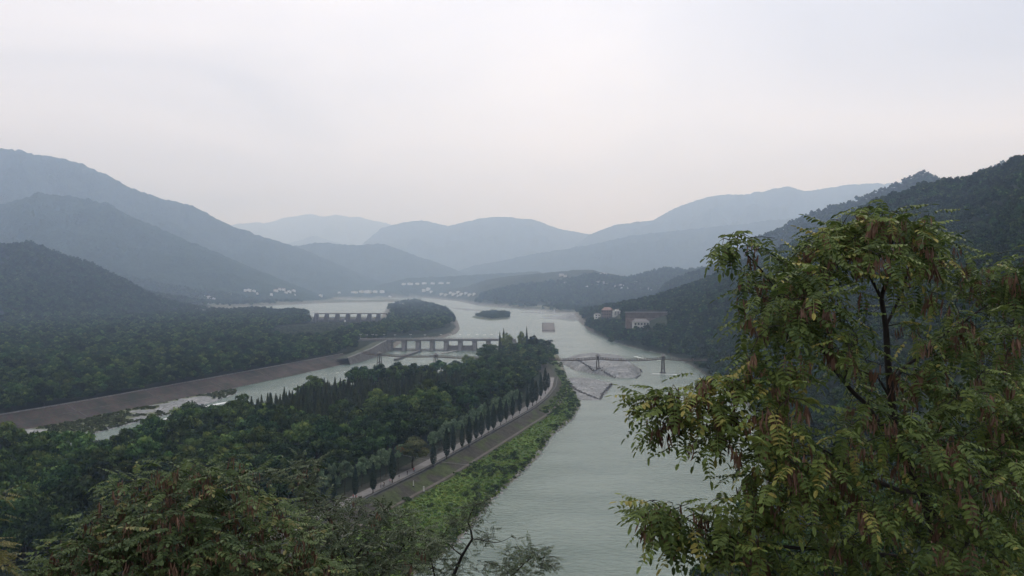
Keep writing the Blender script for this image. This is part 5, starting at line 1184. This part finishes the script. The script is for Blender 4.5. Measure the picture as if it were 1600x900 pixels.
locust('locust_tree', (rx_, ry_, rz_), rt_, cl, 'large feathery leaved tree with brown pod clusters filling the right foreground', 11, M['locust'], pods=.42, dens=1.18, droop=.78)

# crown of the second one at the lower left
def small_tree(name, px, Y, stem, cl, label, seed, mat, **k):
    x = (px-CX)/F*Y; z = gz(x, Y); limbs = [[(px, pyz(z-.1, Y), Y, .05)]+stem[0]]+stem[1:]
    return locust(name, (x, Y, z), limbs, cl, label, seed, mat, **k)
small_tree('locust_tree', 290, 7.4, [[(292,1100,7.3,.045),(290,980,7.2,.036),(285,920,7.1,.028),(275,850,7.0,.018),(265,790,6.9,.01)],[(290,980,7.2,.028),(230,910,6.9,.02),(180,870,6.8,.014),(120,870,6.7,.008)],[(285,920,7.1,.02),(350,860,7.2,.016),(400,800,7.3,.01),(430,770,7.3,.005)],[(290,980,7.2,.026),(380,930,7.0,.02),(450,890,7.0,.013),(520,880,7.0,.006)]],
 [(275,755,110,32,50,6.4,7.6),(190,810,60,35,24,6.4,7.4),(150,865,90,35,50,6.2,7.2),(260,840,100,45,70,6.0,7.6),(360,800,90,50,60,6.3,7.8),(350,870,110,30,60,6.0,7.4),(250,890,140,25,60,6.0,7.4),(440,840,60,50,36,6.4,7.8),(350,730,60,20,16,7,7.8),(80,895,40,14,14,6.2,7.2),(470,890,60,20,22,6.3,7.6)],
 'low feathery leaved tree crown with reddish pod clusters at the lower left', 21, M['locust_dim'], pods=.6, lsc=(.7, 1.05), dens=1.6, lw=.029, droop=.4)
small_tree('locust_tree', 560, 10.5, [[(560,1050,10.4,.05),(555,950,10.3,.035),(545,880,10.2,.025),(520,820,10.2,.016),(480,760,10.1,.009)],[(555,950,10.3,.028),(610,880,10.4,.018),(640,840,10.5,.010)],[(545,880,10.2,.018),(590,830,10.2,.012),(600,800,10.2,.007)]],
 [(472,738,30,26,26,9.6,10.6),(490,790,40,30,30,9.4,10.8),(560,800,50,24,30,9.4,11),(610,815,40,22,24,9.6,11),(530,850,70,36,70,9,11),(620,860,60,34,56,9.4,11.2),(560,890,110,20,60,9,11),(670,850,24,30,14,10,11),(430,740,30,12,8,9.8,10.4)],
 'darker fine leaved tree crown between the pod laden one and the river', 31, M['dark_leaf'], pods=.08, lsc=(.7, 1.0), droop=.45, dens=1.7)
small_tree('slender_tree', 700, 12.0, [[(702,1050,12,.045),(706,960,12,.034),(708,900,12,.028),(722,868,12,.022),(738,842,12,.017),(731,815,12,.013),(742,790,12,.008),(766,778,12,.004)],[(706,960,12,.022),(680,905,11.9,.015),(672,870,11.9,.008)],[(706,960,12,.024),(760,925,12,.017),(805,895,12,.012),(832,870,12,.006)],[(738,842,12,.010),(775,848,12,.006),(800,838,12,.003)],[(722,868,12,.010),(700,850,12,.008),(690,835,12,.004)]],
 [(750,790,20,10,9,11.6,12.4),(720,815,26,16,14,11.5,12.5),(725,795,12,8,3,11.8,12.3),(755,832,22,18,8,11.6,12.4),(690,850,30,26,22,11.4,12.5),(690,890,40,16,22,11.4,12.6),(820,862,34,14,20,11.4,12.5),(850,880,24,16,14,11.4,12.5),(800,888,40,14,20,11.4,12.5),(745,880,30,18,6,11.6,12.4)],
 'slender dark tree with a crooked bare stem standing against the river', 41, M['dark_leaf'], pods=0, lsc=(.6, .9), ll=.055, lw=.020, dens=2.3, droop=.4)
small_tree('yellowing_tree', -20, 6.0, [[(-20,1000,6,.03),(-22,880,6,.02),(-18,790,6,.010)],[(-22,880,6,.012),(-5,830,6,.006)]], [(-8,772,26,12,7,5.8,6.2),(-6,840,18,40,12,5.8,6.3),(0,885,24,20,8,5.8,6.4)],
 'sprig of yellowing leaves at the far left edge of the picture', 51, M['yellow_leaf'], pods=0, lsc=(.5, .8), droop=.5)
